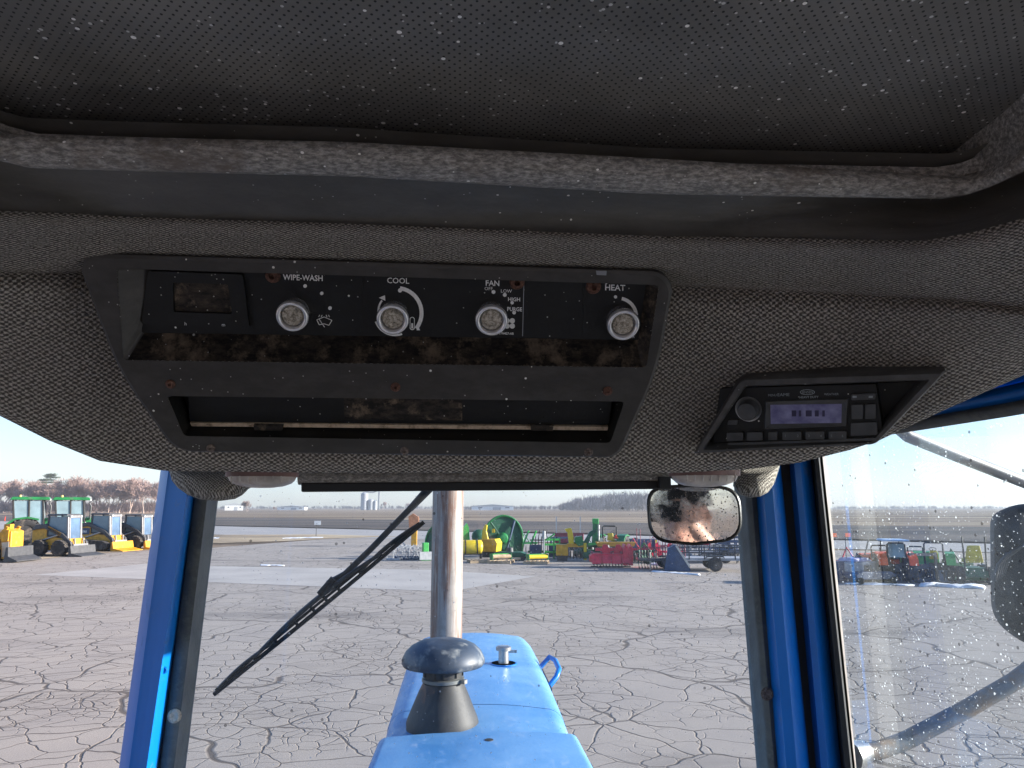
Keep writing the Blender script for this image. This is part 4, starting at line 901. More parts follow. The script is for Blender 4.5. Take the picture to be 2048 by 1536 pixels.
# left row, parked facing the right-hand side of the yard
L1 = gnd(118, 1111); L2 = gnd(196, 1101); L3 = gnd(258, 1098); L4 = gnd(284, 1093)
FR = rad(-12)
loader(L1, FR, 'black and yellow wheeled skid steer at the head of the loader row', 'wheels', OCHRE, 'NEW HOLLAND', S=1.12, bucket=DGREY)
loader(L2+V3(.2, 0, 0), FR, 'ochre and black track loader with a navy side panel and yellow bucket', 'tracks', OCHRE, 'DEERE', S=1.12, bucket=YELL)
loader(L3+V3(.2, .3, 0), FR, 'dark grey skid steer with a flat yellow blade next to the blue pillar', 'wheels', DGREY, None, S=1.08, bucket=YELL)
loader(L4+V3(.6, 1.2, 0), FR, 'farthest yellow loader half hidden behind the blue pillar', 'tracks', YELL, None, S=.97, bucket=DGREY)
def place(px, py): return gnd(px, py)
farm_tractor(gnd(48, 1098), rad(25), 'green cab tractor behind the yellow wheel loader, leftmost of the two', 1.16, GREEN, GREEN, LYELL, group='green cab tractors behind the loaders')
farm_tractor(gnd(131, 1095), rad(25), 'green cab tractor with upright exhaust directly behind the black and yellow skid steer', 1.16, GREEN, GREEN, LYELL, group='green cab tractors behind the loaders')
# yellow wheel loader cut by the frame
t = thing('wheel_loader', gnd(-8, 1123), rad(-2), 'old yellow wheel loader with a rust stained white front plate', 'loader')
wheel(t, (-.2, -.75, .52), .52, .40, YELL, lugs=14); wheel(t, (-.2, .75, .52), .52, .40, YELL, lugs=14); wheel(t, (-2.4, -.75, .52), .52, .40, YELL, lugs=14); wheel(t, (-2.4, .75, .52), .52, .40, YELL, lugs=14)
MB().box((-1.4, 0, .95), (3.0, .9, .7)).build('chassis', YELL, t, bevel=.05)
MB().box((-1.9, 0, 1.65), (1.3, 1.0, .8), top=.9).build('engine_cover', GREYC, t, bevel=.04)
MB().prism([(.55, .15), (.40, 1.55), (.62, 1.62), (.92, 1.5), (.98, .3), (.85, .12)], -.50, .50).build('front_plate', YELL, t, bevel=.04)
MB().slab([(.60, -.51, .25), (.92, -.51, .35), (.86, -.51, 1.0), (.52, -.51, .95)], (0, -.02, 0)).build('worn_patch', paint('rust_stained_cream', (.55, .47, .36), .6, var=.2, dirt=(.40, .20, .07), dirt_amt=.35, dscale=3), t)
MB().box((.70, .53, .85), (.30, .06, 1.3)).build('plate_cheek', YELL, t); MB().box((.66, -.54, 1.30), (.34, .06, .55)).build('plate_cheek', YELL, t)
for s in (-1, 1): MB().prism([(-1.2, 1.45), (.2, 1.25), (.62, 1.75), (.75, 1.7), (.45, 1.1), (-1.2, 1.2)], s*.38, s*.52).build('lift_arm', YELL, t, bevel=.02)
MB().box((.45, 0, 1.72), (.3, .3, .25)).build('tilt_link', YELL, t)

MB().prism([(1.0, .05), (1.05, .75), (1.15, .75), (1.2, .3), (1.65, .10), (1.65, .05)], -1.0, 1.0).build('bucket', DGREY, t)
for y in (-.2, .2): MB().tube([(.1, y, 1.3), (.6, y, 1.2), (.95, y, .6)], .03, 6).build('hose', BLACK, t)
for s_ in (-1, 1): MB().tube([(-.9, s_*.45, 1.0), (.3, s_*.45, 1.15)], .06, 8).build('lift_cylinder', STEEL, t)
# middle row -----------------------------------------------------------
def T_(name, px, py, rz, label, cat, S=1.0, group=None): return thing(name, gnd(px, py), rz, label, cat, group, S)
def rotary_deck(px, py, rz, label, S):
    """rotary cutter stood on its edge: a domed round-topped deck with a skirt and gearbox"""
    t = T_('rotary_cutter', px, py, rz, label, 'rotary cutter', S, 'rotary cutters stood on edge')
    out = [(-1.05, .0), (-1.10, .9)]+[(-1.10*math.cos(a), .95+1.2*math.sin(a)) for a in np.linspace(.12, math.pi-.12, 18)]+[(1.10, .9), (1.05, 0)]
    MB().prism(out, -.10, .12).build('deck', DGREEN, t, bevel=.05)
    m = MB().tube([(x*1.0, -.16, z) for x, z in out], .06, 6); m.build('deck_skirt', GREEN, t)
    MB().tube([(out[i][0]*1.01, .12, out[i][1]*1.01) for i in range(11, len(out))], .05, 6).build('chain_guard', LYELL, t)
    MB().lathe([(.32, 0), (.30, .18), (.2, .3), (0, .32)], 16, Matrix.Translation((-.05, -.12, .95)) @ Matrix.Rotation(rad(90), 4, 'X')).build('gearbox', GREEN, t, 40)
    for a in (-.55, .5): MB().tube([(a, -.18, .1), (a*.3+.1, -.3, .9), (a*1.3, -.18, 1.8)], .045, 6).build('brace', DGREEN, t)
    MB().tube([(.15, -.3, .3), (.62, -.22, 1.9)], .06, 8).build('driveline', NAVY, t)
    MB().box((-.55, -.16, 1.35), (.16, .02, .2)).build('decal', LYELL, t)
    MB().box((0, .25, .1), (1.9, .9, .2)).build('stand', DGREEN, t)
    return t
rotary_deck(1005, 1112, rad(12), 'big round green rotary cutter standing on edge behind the yellow tank', 1.03)
rotary_deck(886, 1116, rad(-14), 'green rotary cutter standing on edge behind the exhaust pipe', .86)
t = T_('spray_tank', 944, 1119, rad(4), 'round lemon yellow spray tank with black straps on a frame', 'tank')
Mx = Matrix.Translation((0, 0, .62)) @ Matrix.Rotation(rad(90), 4, 'Y')
MB().lathe([(0, -.56), (.25, -.55), (.36, -.48), (.38, -.40), (.38, .40), (.36, .48), (.25, .55), (0, .56)], 20, Mx).build('tank', LYELL, t, 50)
for x in (-.36, .25): MB().lathe([(.385, x-.03), (.395, x-.03), (.395, x+.03), (.385, x+.03)], 20, Mx).build('strap', BLACK, t)
for x in (-.45, .45):
    for y in (-.3, .3): MB().box((x, y, .15), (.06, .06, .32)).build('leg', BLACK, t)
MB().box((0, 0, .27), (1.1, .6, .05)).build('frame', BLACK, t)
MB().box((-.62, 0, .75), (.05, .3, .75)).build('hitch_post', WHITE, t)
t = T_('spreader', 981, 1114, rad(-20), 'yellow box shaped hopper with a dark side, standing beside the spray tank', 'hopper')
MB().prism([(-.38, .30), (-.50, .95), (.35, .98), (.48, .75), (.42, .32)], -.45, .45).build('hopper', OCHRE, t, bevel=.02)
MB().slab([(.36, -.47, .98), (.49, -.47, .75), (.43, -.47, .32), (.43, .47, .32), (.49, .47, .75), (.36, .47, .98)], (.03, 0, 0)).build('end_panel', LYELL, t)
for y in (-.35, .35): MB().box((0, y, .15), (.7, .06, .3)).build('skid', BLACK, t)
MB().prism([(-.5, .9), (-.45, 1.45), (-.30, 1.75), (-.18, 1.72), (-.22, 1.4), (-.1, .9)], -.1, .02).build('chute', LYELL, t, bevel=.02)
def pallet(px, py, rz, label):
    t = T_('pallet', px, py, rz, label, 'pallet', 1.0, 'wooden pallets lying in front of the implements')
    for i in range(6): MB().box((-.5+i*.2, 0, .13), (.13, 1.0, .025)).build('slat', WOOD, t)
    for y in (-.45, 0, .45): MB().box((0, y, .06), (1.15, .09, .11)).build('runner', WOOD, t)
    return t
pallet(960, 1125, rad(10), 'wooden pallet in front of the yellow spray tank')
pallet(1002, 1126, rad(-15), 'wooden pallet carrying a green roller, nearer the exhaust pipe')
pallet(1073, 1127, rad(-12), 'wooden pallet in front of the dark blue plates')
def roller(px, py, rz, label, mat2):
    t = T_('roller', px, py, rz, label, 'roller', 1.0); t.location.z = .145
    MB().cyl((-.5, 0, .16), (.5, 0, .16), .10, n=12).build('drum', mat2, t); MB().box((0, .16, .2), (1.1, .06, .18)).build('frame', LGREEN, t)
    for x in (-.52, .52): MB().box((x, .06, .15), (.03, .3, .28)).build('end_plate', GREEN, t)
roller(1003, 1125.5, rad(25), 'green framed roller lying on the pallet near the exhaust pipe', WOOD)
roller(1076, 1126.5, rad(22), 'green framed roller with a pale yellow drum in front of the blue plates', LYELL)
t = T_('grapple', 1073, 1117, rad(-4), 'green implement frame carrying two dark blue plates and black tines', 'implement')
for x in (-.05, .95): MB().box((x, -.3, .42), (.62, .08, .62)).build('plate', NAVY, t, bevel=.02)
for i in range(9): MB().tube([(-.2+i*.16, .2, .4), (-.2+i*.16, .1, 1.0), (-.2+i*.16, -.1, 1.15)], .022, 5).build('tine', BLACK, t)
MB().box((.45, .2, .95), (1.6, .06, .06)).build('tine_bar', BLACK, t); MB().box((.45, .1, .35), (1.8, .12, .12)).build('frame_bar', GREEN, t)
for x in (-.75, -.35): MB().tube([(x, -.1, .05), (x+.05, 0, .75), (x+.35, .1, 1.45)], .05, 6).build('mast', LGREEN, t)
for x in (.1, .3, .5): MB().tube([(x, .2, 1.0), (x+.1, .25, 1.5)], .02, 5).build('hose', BLACK, t)
for x in (-.7, .45, 1.3): MB().box((x, .1, .16), (.08, .5, .32)).build('foot', BLACK, t)
t = T_('jack_stand', 1088, 1119, 0, 'slim grey trailer jack standing beside the blue plates', 'jack')
MB().cyl((0, 0, 0), (0, 0, 1.25), .03).build('tube', GREYC, t); MB().cyl((0, 0, 1.05), (0, 0, 1.45), .09).build('head', SILVER, t); MB().box((0, 0, .02), (.25, .25, .04)).build('foot', GREYC, t)
t = T_('hay_spear', 1104, 1118, rad(8), 'light green three point frame between the jack and the yellow tiller', 'implement')
for z in (.35, .75, 1.0): MB().box((0, 0, z), (.9, .07, .10)).build('cross_bar', LGREEN, t)
for x in (-.4, .1, .42): MB().box((x, 0, .55), (.07, .07, 1.1)).build('upright', GREEN, t)
for x in (-.4, .42): MB().box((x, 0, .03), (.1, .7, .06)).build('foot', GREEN, t)
MB().tube([(-.3, 0, 1.0), (.1, -.2, 1.3)], .04, 6).build('top_link', LGREEN, t)
t = T_('snow_blower', 1142, 1122, rad(-6), 'ochre yellow snow blower with an upright chute and grey feet', 'snow blower')
MB().box((-.45, 0, .55), (.62, .5, .55), (0, 0, 0), .95).build('housing', OCHRE, t, bevel=.03); MB().box((.25, 0, .78), (.9, .3, .18)).build('auger_bar', OCHRE, t, bevel=.02)
for i in range(7): MB().lathe([(.05, 0), (.24, .01), (.05, .02)], 12, Matrix.Translation((-.35+i*.16, 0, .32)) @ Matrix.Rotation(rad(90), 4, 'Y') @ Matrix.Rotation(rad(12), 4, 'X')).build('auger_flight', DGREY, t)
MB().prism([(-.1, .85), (-.18, 1.55), (.05, 1.62), (.14, 1.2), (.18, .85)], -.12, .12).build('chute', LYELL, t, bevel=.03); MB().prism([(-.22, 1.45), (-.3, 1.6), (.02, 1.65), (.05, 1.5)], -.14, .14).build('chute_cap', LYELL, t)
MB().box((.72, -.1, .45), (.14, .12, .9)).build('end_post', LYELL, t); MB().box((.72, -.1, .03), (.3, .3, .06)).build('foot', STEEL, t); MB().box((-.45, 0, .14), (.5, .4, .28)).build('skid', DGREY, t)
t = T_('utility_bed', 1138, 1104, rad(-4), 'faded maroon utility box standing behind the yellow snow blower', 'box')
MB().box((0, 0, .85), (1.75, .9, .55)).build('bed', MAROON, t, bevel=.03); MB().box((0, 0, .35), (1.5, .5, .5)).build('base', DGREY, t); MB().box((0, -.46, 1.13), (1.8, .04, .05)).build('rim', MAROON, t)
farm_tractor(gnd(1225, 1121), rad(62), 'pale green utility tractor with open roll bar and red triangle behind the red tiller', .74, GREEN, GREEN, LYELL, 'rops', None, 'compact_tractor', exhaust=False)
t = T_('backhoe', 1186, 1122, rad(-3), 'green backhoe arm folded upright beside the green utility tractor', 'backhoe')
MB().prism([(-.45, .25), (-.62, .7), (-.15, 1.45), (.15, 1.62), (.22, 1.45), (-.1, 1.2), (-.3, .65), (-.2, .25)], -.12, .12).build('boom', DGREEN, t, bevel=.03)
MB().box((.12, 0, 1.35), (.26, .2, 1.1), (0, rad(4), 0)).build('dipper', GREEN, t, bevel=.03); MB().box((.16, 0, 1.98), (.32, .26, .28)).build('dipper_head', LGREEN, t, bevel=.03)
MB().tube([(.30, -.1, .9), (.32, -.1, 1.8)], .04, 8).build('cylinder', STEEL, t); MB().box((.0, 0, .85), (.5, .3, .10)).build('step', LGREEN, t)
MB().prism([(-.75, .75), (-.95, .95), (-.9, 1.2), (-.55, 1.25), (-.5, .8)], -.25, .25).build('bucket', GREEN, t); MB().box((-.1, 0, .3), (.9, .7, .3)).build('base', DGREEN, t, bevel=.03)
for s in (-1, 1): MB().tube([(-.1, s*.35, .4), (-.1, s*.6, .03)], .05, 6).build('stabilizer', DGREEN, t)
MB().box((.42, -.2, .95), (.14, .05, .42)).build('decal', paint('cream', (.7, .68, .5), .6), t)
t = T_('rotary_tiller', 1222, 1134, rad(-5), 'bright red rotary tiller with folded side shields on the asphalt', 'tiller')
MB().prism([(-.95, .22), (-.98, .50), (-.85, .62), (.85, .62), (.98, .50), (.95, .22)], -.38, .38).build('hood', RED, t, bevel=.03)
for k in range(4): MB().box((-.68+k*.45, -.42-.015*(k % 2), .34+.02*(k % 2)), (.42, .05, .36), (rad(-12-6*(k % 2)), 0, 0)).build('rear_flap', RED, t, bevel=.015)
for k in range(5): MB().box((-.88+k*.44, -.2, .66), (.05, .4, .10)).build('stiffener', MAROON, t)
MB().cyl((-.15, .1, .62), (-.15, .1, .98), .14, .10).build('gearbox', DGREY, t); MB().tube([(-.15, .1, .9), (.1, .6, .8), (.3, .9, .7)], .05, 8).build('driveline', BLACK, t)
for x in (-.25, .35): MB().prism([(x-.25, .6), (x-.1, 1.0), (x+.05, 1.02), (x+.35, .62)], -.1, -.04).build('brace', RED, t)
MB().box((-.1, .05, .78), (1.2, .12, .14)).build('tool_bar', RED, t)
for x in (.62, .85): MB().prism([(x-.1, .1), (x-.12, .8), (x, 1.05), (x+.12, .85), (x+.1, .1)], -.45, .45).build('side_shield', RED, t, bevel=.02)
for i in range(11): MB().tube([(-.8+i*.14, 0, .3), (-.8+i*.14, -.2, .12), (-.76+i*.14, -.25, .02)], .025, 5).build('tine', DGREY, t)
MB().box((0, .1, .02), (1.8, .3, .03)).build('skid', DGREY, t)
t = T_('box_blade', 1232, 1129, rad(-6), 'ochre box scraper with a wide lip behind the red tiller', 'implement'); 
MB().prism([(-.85, .85), (-.95, 1.05), (.95, 1.05), (.85, .85)], -.2, .2).build('hopper', OCHRE, t); 
for x in (-.7, .7): MB().box((x, 0, .42), (.08, .3, .86)).build('leg', DGREEN, t)
t = T_('tine_cultivator', 1291, 1136, rad(10), 'small dark green cultivator with curled spring tines next to the red tiller', 'cultivator')
MB().box((0, 0, .72), (.9, .1, .1)).build('tool_bar', DGREEN, t)
for i in range(7):
    x = -.42+i*.14; MB().tube([(x, .05, .75), (x+.03, -.25, .78), (x-.02, -.38, .5), (x+.03, -.1, .28), (x, -.3, .02)], .035, 5).build('tine', DGREEN, t)
for s in (-1, 1): MB().tube([(s*.3, .05, .7), (0, .1, 1.1)], .035, 6).build('mast', GREEN, t)
MB().lathe([(.25, 0), (.28, .03), (.25, .06)], 14, Matrix.Translation((.1, .0, .42)) @ Matrix.Rotation(rad(70), 4, 'X')).build('coulter', DGREEN, t)
t = T_('plough_frame', 1288, 1122, rad(2), 'dark blue grey plough frame standing behind the small green cultivator', 'implement')
MB().box((0, 0, .85), (1.4, .2, .5)).build('board', NAVY, t, bevel=.02); MB().box((0, 0, .3), (1.1, .12, .6)).build('base', DGREY, t); MB().box((.62, -.12, .9), (.1, .06, .3)).build('decal', LYELL, t)
t = T_('hay_rake', 1327, 1126, rad(4), 'pinkish red hay rake with slanting arms beneath the rear view mirror', 'rake')
for x in (-.7, -.3, .35): MB().prism([(x, .2), (x-.1, .9), (x+.05, 1.0), (x+.3, .2)], -.05, .05).build('arm', RED, t)
MB().box((0, 0, .55), (2.0, .1, .1)).build('beam', RED, t)
for x in (-.9, .9): MB().box((x, 0, .27), (.08, .5, .55)).build('leg', MAROON, t)
for i in range(8): MB().tube([(-.9+i*.25, -.02, 1.3 if i % 3 else 1.0), (-.9+i*.25, -.02, .1)], .012, 5).build('tooth', MAROON, t)
def trailer(px, py, rz, label, ln=3.0, S=1.0, mat=DGREY):
    t = T_('trailer', px, py, rz, label, 'trailer', S, 'flat utility trailers parked beside the mirror')
    MB().box((0, 0, .50), (ln, 1.5, .10)).build('deck', GREYC, t)
    for s in (-1, 1):
        for z in (.78, 1.02): MB().tube([(-ln/2, s*.75, z), (ln/2, s*.75, z)], .025, 6).build('rail', mat, t)
        for i in range(6): MB().box((-ln/2+i*ln/5, s*.75, .78), (.05, .05, .56)).build('stanchion', mat, t)
        wheel(t, (.1, s*.86, .30), .30, .20, SILVER, n=18); MB().prism([(-.3, .55), (-.22, .68), (.42, .68), (.5, .55), (.42, .60), (-.22, .60)], s*.76, s*.97).build('mudguard', mat, t)
    MB().tube([(-ln/2, -.6, .48), (-ln/2-1.0, 0, .45), (-ln/2, .6, .48)], .04, 6).build('drawbar', mat, t)
    MB().tube([(-ln/2-.95, 0, .0), (-ln/2-.95, 0, .75)], .035, 8).build('jack', STEEL, t)
    return t
trailer(1420, 1140, rad(-10), 'low flat trailer with side rails nearest below the rear view mirror', 3.2, 1.0)
trailer(1440, 1124, rad(-8), 'middle one of the three railed trailers below the mirror', 3.4, 1.0, NAVY)
trailer(1452, 1112, rad(-8), 'farthest of the three railed trailers, next to the road', 3.4, 1.0, NAVY)
t = T_('cage_trailer', 1322, 1138, rad(-6), 'tall open cage trailer with thin rusty side bars', 'trailer')
for i in range(7):
    for y in (-.6, .6): MB().tube([(-.95+i*.32, y, .4), (-.95+i*.32, y, 1.25 if i else 1.75)], .018, 5).build('bar', MAROON, t)
for y in (-.6, .6): MB().tube([(-.97, y, .9), (.97, y, .9)], .022, 5).build('top_rail', MAROON, t)
MB().box((0, 0, .42), (2.0, 1.25, .08)).build('deck', DGREY, t)
for s in (-1, 1): wheel(t, (.2, s*.74, .28), .28, .18, SILVER, n=16)
t = T_('loader_bucket', 1354, 1141, rad(-14), 'dark slanted loader bucket standing on end in front of the trailers', 'bucket')
MB().prism([(-.55, 0), (-.35, .95), (-.05, 1.1), (.28, .55), (.55, .1), (.55, 0)], -.4, .4).build('shell', NAVY, t, bevel=.02); MB().prism([(-.05, 1.05), (.0, 1.12), (.55, .25), (.5, .15)], -.42, -.36).build('edge', STEEL, t)
t = T_('wheel_rake', 822, 1120, rad(0), 'grey tangled wheel rake lying left of the exhaust pipe', 'rake')
for i in range(4):
    M = Matrix.Translation((-.55+i*.38, 0, .42)) @ Matrix.Rotation(rad(80), 4, 'X') @ Matrix.Rotation(rad(25), 4, 'Y')
    m = MB(); 
    for k in range(10):
        a = 2*math.pi*k/10; m.tube([M @ Vector((0, 0, 0)), M @ Vector((.42*math.cos(a), .42*math.sin(a), 0))], .014, 4)
    m.tube([M @ Vector((.33*math.cos(a*math.pi/8), .33*math.sin(a*math.pi/8), 0)) for a in range(16)], .02, 5, True); m.build('rake_wheel', GREYC, t)
MB().box((0, .1, .1), (1.7, .12, .18)).build('beam', NAVY, t); MB().box((-.9, -.1, .05), (.7, .3, .08)).build('skid', GREYC, t)
t = T_('seed_hopper', 828, 1092, 0, 'small orange and yellow seed hopper behind the grey wheel rake', 'hopper')
MB().prism([(-.35, 1.2), (-.42, 2.05), (-.1, 2.25), (.3, 2.0), (.3, 1.2)], -.2, .2).build('hopper', paint('rusty_orange', (.45, .20, .10), .6), t); MB().box((0, 0, .6), (.4, .4, 1.2)).build('stand', OCHRE, t, bevel=.03)
t = T_('rear_blade', 850, 1121, rad(20), 'bright green rear blade next to the exhaust pipe', 'implement')
MB().box((0, 0, .55), (.3, .3, .7)).build('mast', LGREEN, t, bevel=.03); MB().box((.1, -.2, .25), (.9, .06, .4)).build('blade', SILVER, t); MB().box((0, 0, .15), (.5, .4, .3)).build('foot', GREEN, t)
t = T_('auger', 932, 1105, rad(10), 'pale green grain auger poking up right of the exhaust pipe', 'auger')
MB().prism([(-.35, .1), (-.2, 1.5), (.0, 1.75), (.12, 1.5), (.25, .1)], -.2, .2).build('hopper', LGREEN, t); MB().lathe([(.42, 0), (.42, .3), (.2, .4)], 16, Matrix.Translation((.75, 0, .95)) @ Matrix.Rotation(rad(90), 4, 'X')).build('drum', DGREEN, t, 40)
MB().box((.6, 0, .3), (.9, .4, .6)).build('base', DGREEN, t)
SMALLG = 'small implements crowding the middle row'
def small(px, py, rz, label, v, ma, mb_=DGREY, S=1.0, cat='implement', name='implement'):
    t = T_(name, px, py, rz, label, cat, S, SMALLG)
    if v == 0:      # disc harrow
        MB().box((0, 0, .62), (1.5, .1, .1)).build('tool_bar', ma, t); MB().tube([(-.3, 0, .62), (0, .1, 1.15), (.3, 0, .62)], .035, 6).build('mast', ma, t)
        for k in range(7): MB().lathe([(.02, 0), (.26, .03), (.26, .04), (.02, .02)], 14, Matrix.Translation((-.66+k*.22, -.1, .28)) @ Matrix.Rotation(rad(90), 4, 'Y') @ Matrix.Rotation(rad(18), 4, 'X')).build('disc', mb_, t)
        for x in (-.6, .6): MB().box((x, -.05, .42), (.05, .12, .4)).build('hanger', ma, t)
    elif v == 1:    # pallet fork / grapple frame
        for x in (-.5, .5): MB().box((x, 0, .55), (.08, .08, 1.05)).build('upright', ma, t)
        for z in (.12, .55, 1.0): MB().box((0, 0, z), (1.1, .07, .10)).build('cross_bar', ma, t)
        for x in (-.3, .3): MB().prism([(0, .02), (0, .10), (-1.1, .05), (-1.1, .02)], x-.06, x+.06, Matrix.Rotation(rad(90), 4, 'Z')).build('fork', mb_, t)
    elif v == 2:    # finishing mower
        MB().prism([(-.8, .15), (-.85, .32), (-.6, .42), (.6, .42), (.85, .32), (.8, .15)], -.5, .5).build('deck', ma, t, bevel=.03)
        MB().lathe([(.18, 0), (.16, .2), (0, .24)], 12, Matrix.Translation((0, 0, .42))).build('gearbox', mb_, t, 40); MB().tube([(-.35, .3, .4), (0, .45, 1.0), (.35, .3, .4)], .035, 6).build('mast', ma, t)
        for x in (-.7, .7):
            for y in (-.55, .5): wheel(t, (x, y, .12), .12, .08, mb_, n=12)
    elif v == 3:    # post hole auger / tank stand
        MB().tube([(-.6, 0, .9), (.5, 0, 1.05)], .05, 8).build('boom', ma, t); MB().cyl((.5, 0, 1.1), (.5, 0, .75), .12, .10).build('gearbox', mb_, t)
        m = MB(); m.cyl((.5, 0, .75), (.5, 0, .02), .03)
        for k in range(6): m.lathe([(.03, 0), (.16, .03), (.03, .05)], 12, Matrix.Translation((.5, 0, .08+k*.11)))
        m.build('auger', ma, t)
        for y in (-.25, .25): MB().tube([(-.6, 0, .9), (-.65, y, .02)], .04, 6).build('leg', mb_, t)
    else:           # chisel plough
        MB().box((0, .2, .6), (1.6, .1, .1)).build('front_beam', ma, t); MB().box((0, -.25, .6), (1.6, .1, .1)).build('rear_beam', ma, t)
        for x in (-.7, 0, .7): MB().box((x, 0, .6), (.08, .5, .08)).build('strut', ma, t)
        for k in range(6): MB().tube([(-.7+k*.28, -.25 if k % 2 else .2, .6), (-.7+k*.28, -.5 if k % 2 else -.05, .45), (-.7+k*.28, -.42 if k % 2 else .03, .02)], .03, 5).build('shank', mb_, t)
        MB().tube([(-.3, .2, .6), (0, .3, 1.1), (.3, .2, .6)], .035, 6).build('mast', ma, t)
    return t
small(1050, 1108, rad(10), 'green disc harrow just right of the big rotary cutter', 0, GREEN)
small(1020, 1120, rad(-8), 'green finishing mower in front of the big rotary cutter', 2, DGREEN)
small(1120, 1112, rad(6), 'dark blue pallet fork frame between the maroon box and the snow blower', 1, NAVY)
small(1162, 1114, rad(-5), 'green chisel plough behind the ochre snow blower', 4, GREEN)
small(1182, 1114, rad(8), 'dark green finishing mower at the foot of the backhoe', 2, DGREEN)
small(1255, 1118, rad(4), 'pale green post hole auger right of the utility tractor', 3, LGREEN)
small(1268, 1124, rad(-10), 'red disc harrow right behind the red tiller', 0, RED)
small(1310, 1116, rad(0), 'maroon chisel plough at the lower left corner of the mirror', 4, MAROON)
small(1365, 1113, rad(6), 'grey pallet fork frame under the middle of the mirror', 1, GREYC)
small(1395, 1112, rad(-4), 'pinkish red disc harrow under the right half of the mirror', 0, RED)
small(1482, 1126, rad(5), 'dark chisel plough next to the right rubber trim', 4, NAVY)
small(908, 1108, rad(0), 'green chisel plough half hidden by the exhaust pipe', 4, GREEN)
small(800, 1117, rad(12), 'grey chisel plough at the tip of the wiper blade', 4, GREYC, GREYC)
small(1700, 1156, rad(0), 'red disc harrow close to the right pillar behind the dirty glass', 0, RED)
small(1735, 1165, rad(10), 'dark finishing mower before the small orange tractor', 2, NAVY)
small(1815, 1164, rad(-6), 'dark chisel plough right behind the canopied orange tractor', 4, DGREY)
small(1912, 1163, rad(5), 'dark green disc harrow between the open green tractor and the riding mower', 0, DGREEN)
small(1968, 1164, rad(-5), 'green finishing mower touching the outline of the outside mirror', 2, DGREEN)
small(1850, 1166, rad(4), 'grey pallet fork frame leaning by the front of the green tractors', 1, DGREY)
# right row -------------------------------------------------------------
G = 'compact tractors in the far row behind the dirty window'
farm_tractor(gnd(1792, 1164), rad(75), 'orange compact tractor under a pale blue canopy behind the dirty window', .60, ORANGE, paint('pale_blue_canopy', (.42, .55, .72), .4, var=.1), SILVER, 'canopy', G, 'compact_tractor', exhaust=False, smv=False)
farm_tractor(gnd(1757, 1161), rad(80), 'small orange tractor with open roll bar left of the canopied one', .55, ORANGE, ORANGE, SILVER, 'rops', G, 'compact_tractor', exhaust=False, smv=False)
farm_tractor(gnd(1872, 1163), rad(60), 'green compact tractor with open roll bar right of the canopied one', .60, LGREEN, GREEN, LYELL, 'rops', G, 'compact_tractor', exhaust=False, smv=False)
farm_tractor(gnd(1832, 1158), rad(70), 'green compact tractor half hidden between the canopied tractor and the open one', .52, LGREEN, GREEN, LYELL, 'rops', G, 'compact_tractor', exhaust=False, smv=False)
t = T_('riding_mower', 1945, 1166, rad(70), 'green riding mower with a big olive yellow seat beside the outside mirror', 'mower', .95)
MB().box((.1, 0, .42), (1.5, .9, .35), top=.9).build('body', DGREEN, t, bevel=.05); MB().box((-.25, 0, .85), (.5, .62, .14)).build('seat', paint('olive_seat', (.50, .42, .05), .6), t, bevel=.04); MB().box((-.52, 0, 1.15), (.12, .60, .55), (0, rad(-10), 0), .7).build('backrest', MATS['olive_seat'], t, bevel=.04)
for x, r2 in ((-.45, .32), (.75, .2)):
    for s in (-1, 1): wheel(t, (x, s*.5, r2), r2, .22, LYELL, lugs=10, n=18)
for s in (-1, 1): MB().tube([(-.6, s*.35, .5), (-.65, s*.38, 1.75)], .03, 6).build('roll_bar', BLACK, t)
MB().box((.15, 0, .2), (.9, 1.3, .18)).build('cutter_deck', GREEN, t, bevel=.03)
t = T_('utility_cart', 1716, 1163, rad(20), 'low grey utility cart with a lilac cover at the end of the tractor row', 'cart')
MB().box((0, 0, .55), (1.3, .9, .35)).build('tub', GREYC, t, bevel=.03); MB().box((-.1, 0, .80), (.9, .8, .12), top=.8).build('cover', paint('lilac_cover', (.38, .36, .52), .6), t, bevel=.03)
for s in (-1, 1): wheel(t, (0, s*.55, .25), .25, .18, SILVER, lugs=8, n=16)
MB().tube([(.3, 0, .6), (.7, 0, 1.5)], .03, 6).build('handle', DGREY, t); MB().tube([(.75, 0, .0), (.62, 0, .7)], .03, 6).build('prop_leg', DGREY, t)
t = T_('snow_plough', 1686, 1164, rad(5), 'dark push blade with red orange marker flags next to the pillar', 'plough')
MB().prism([(-.6, 0), (-.55, .75), (.55, .75), (.6, 0)], -.1, .1).build('blade', NAVY, t, bevel=.02)
for x in (-.35, .2): MB().tube([(x, 0, .7), (x+.02, 0, 1.75)], .014, 5).build('marker_stick', DGREY, t); MB().box((x+.12, 0, 1.68), (.22, .02, .14)).build('flag', paint('flag_orange', (.8, .18, .08), .6), t)
t = T_('attachment_crate', 1893, 1163.5, rad(8), 'low blue grey crate lying before the green tractor with the roll bar', 'crate')
MB().box((0, 0, .2), (.85, .4, .38), top=.94).build('crate_body', paint('blue_grey_plastic', (.18, .26, .38), .6, var=.2), t, bevel=.02); MB().box((0, 0, .405), (.9, .45, .03)).build('lid', MATS['blue_grey_plastic'], t)
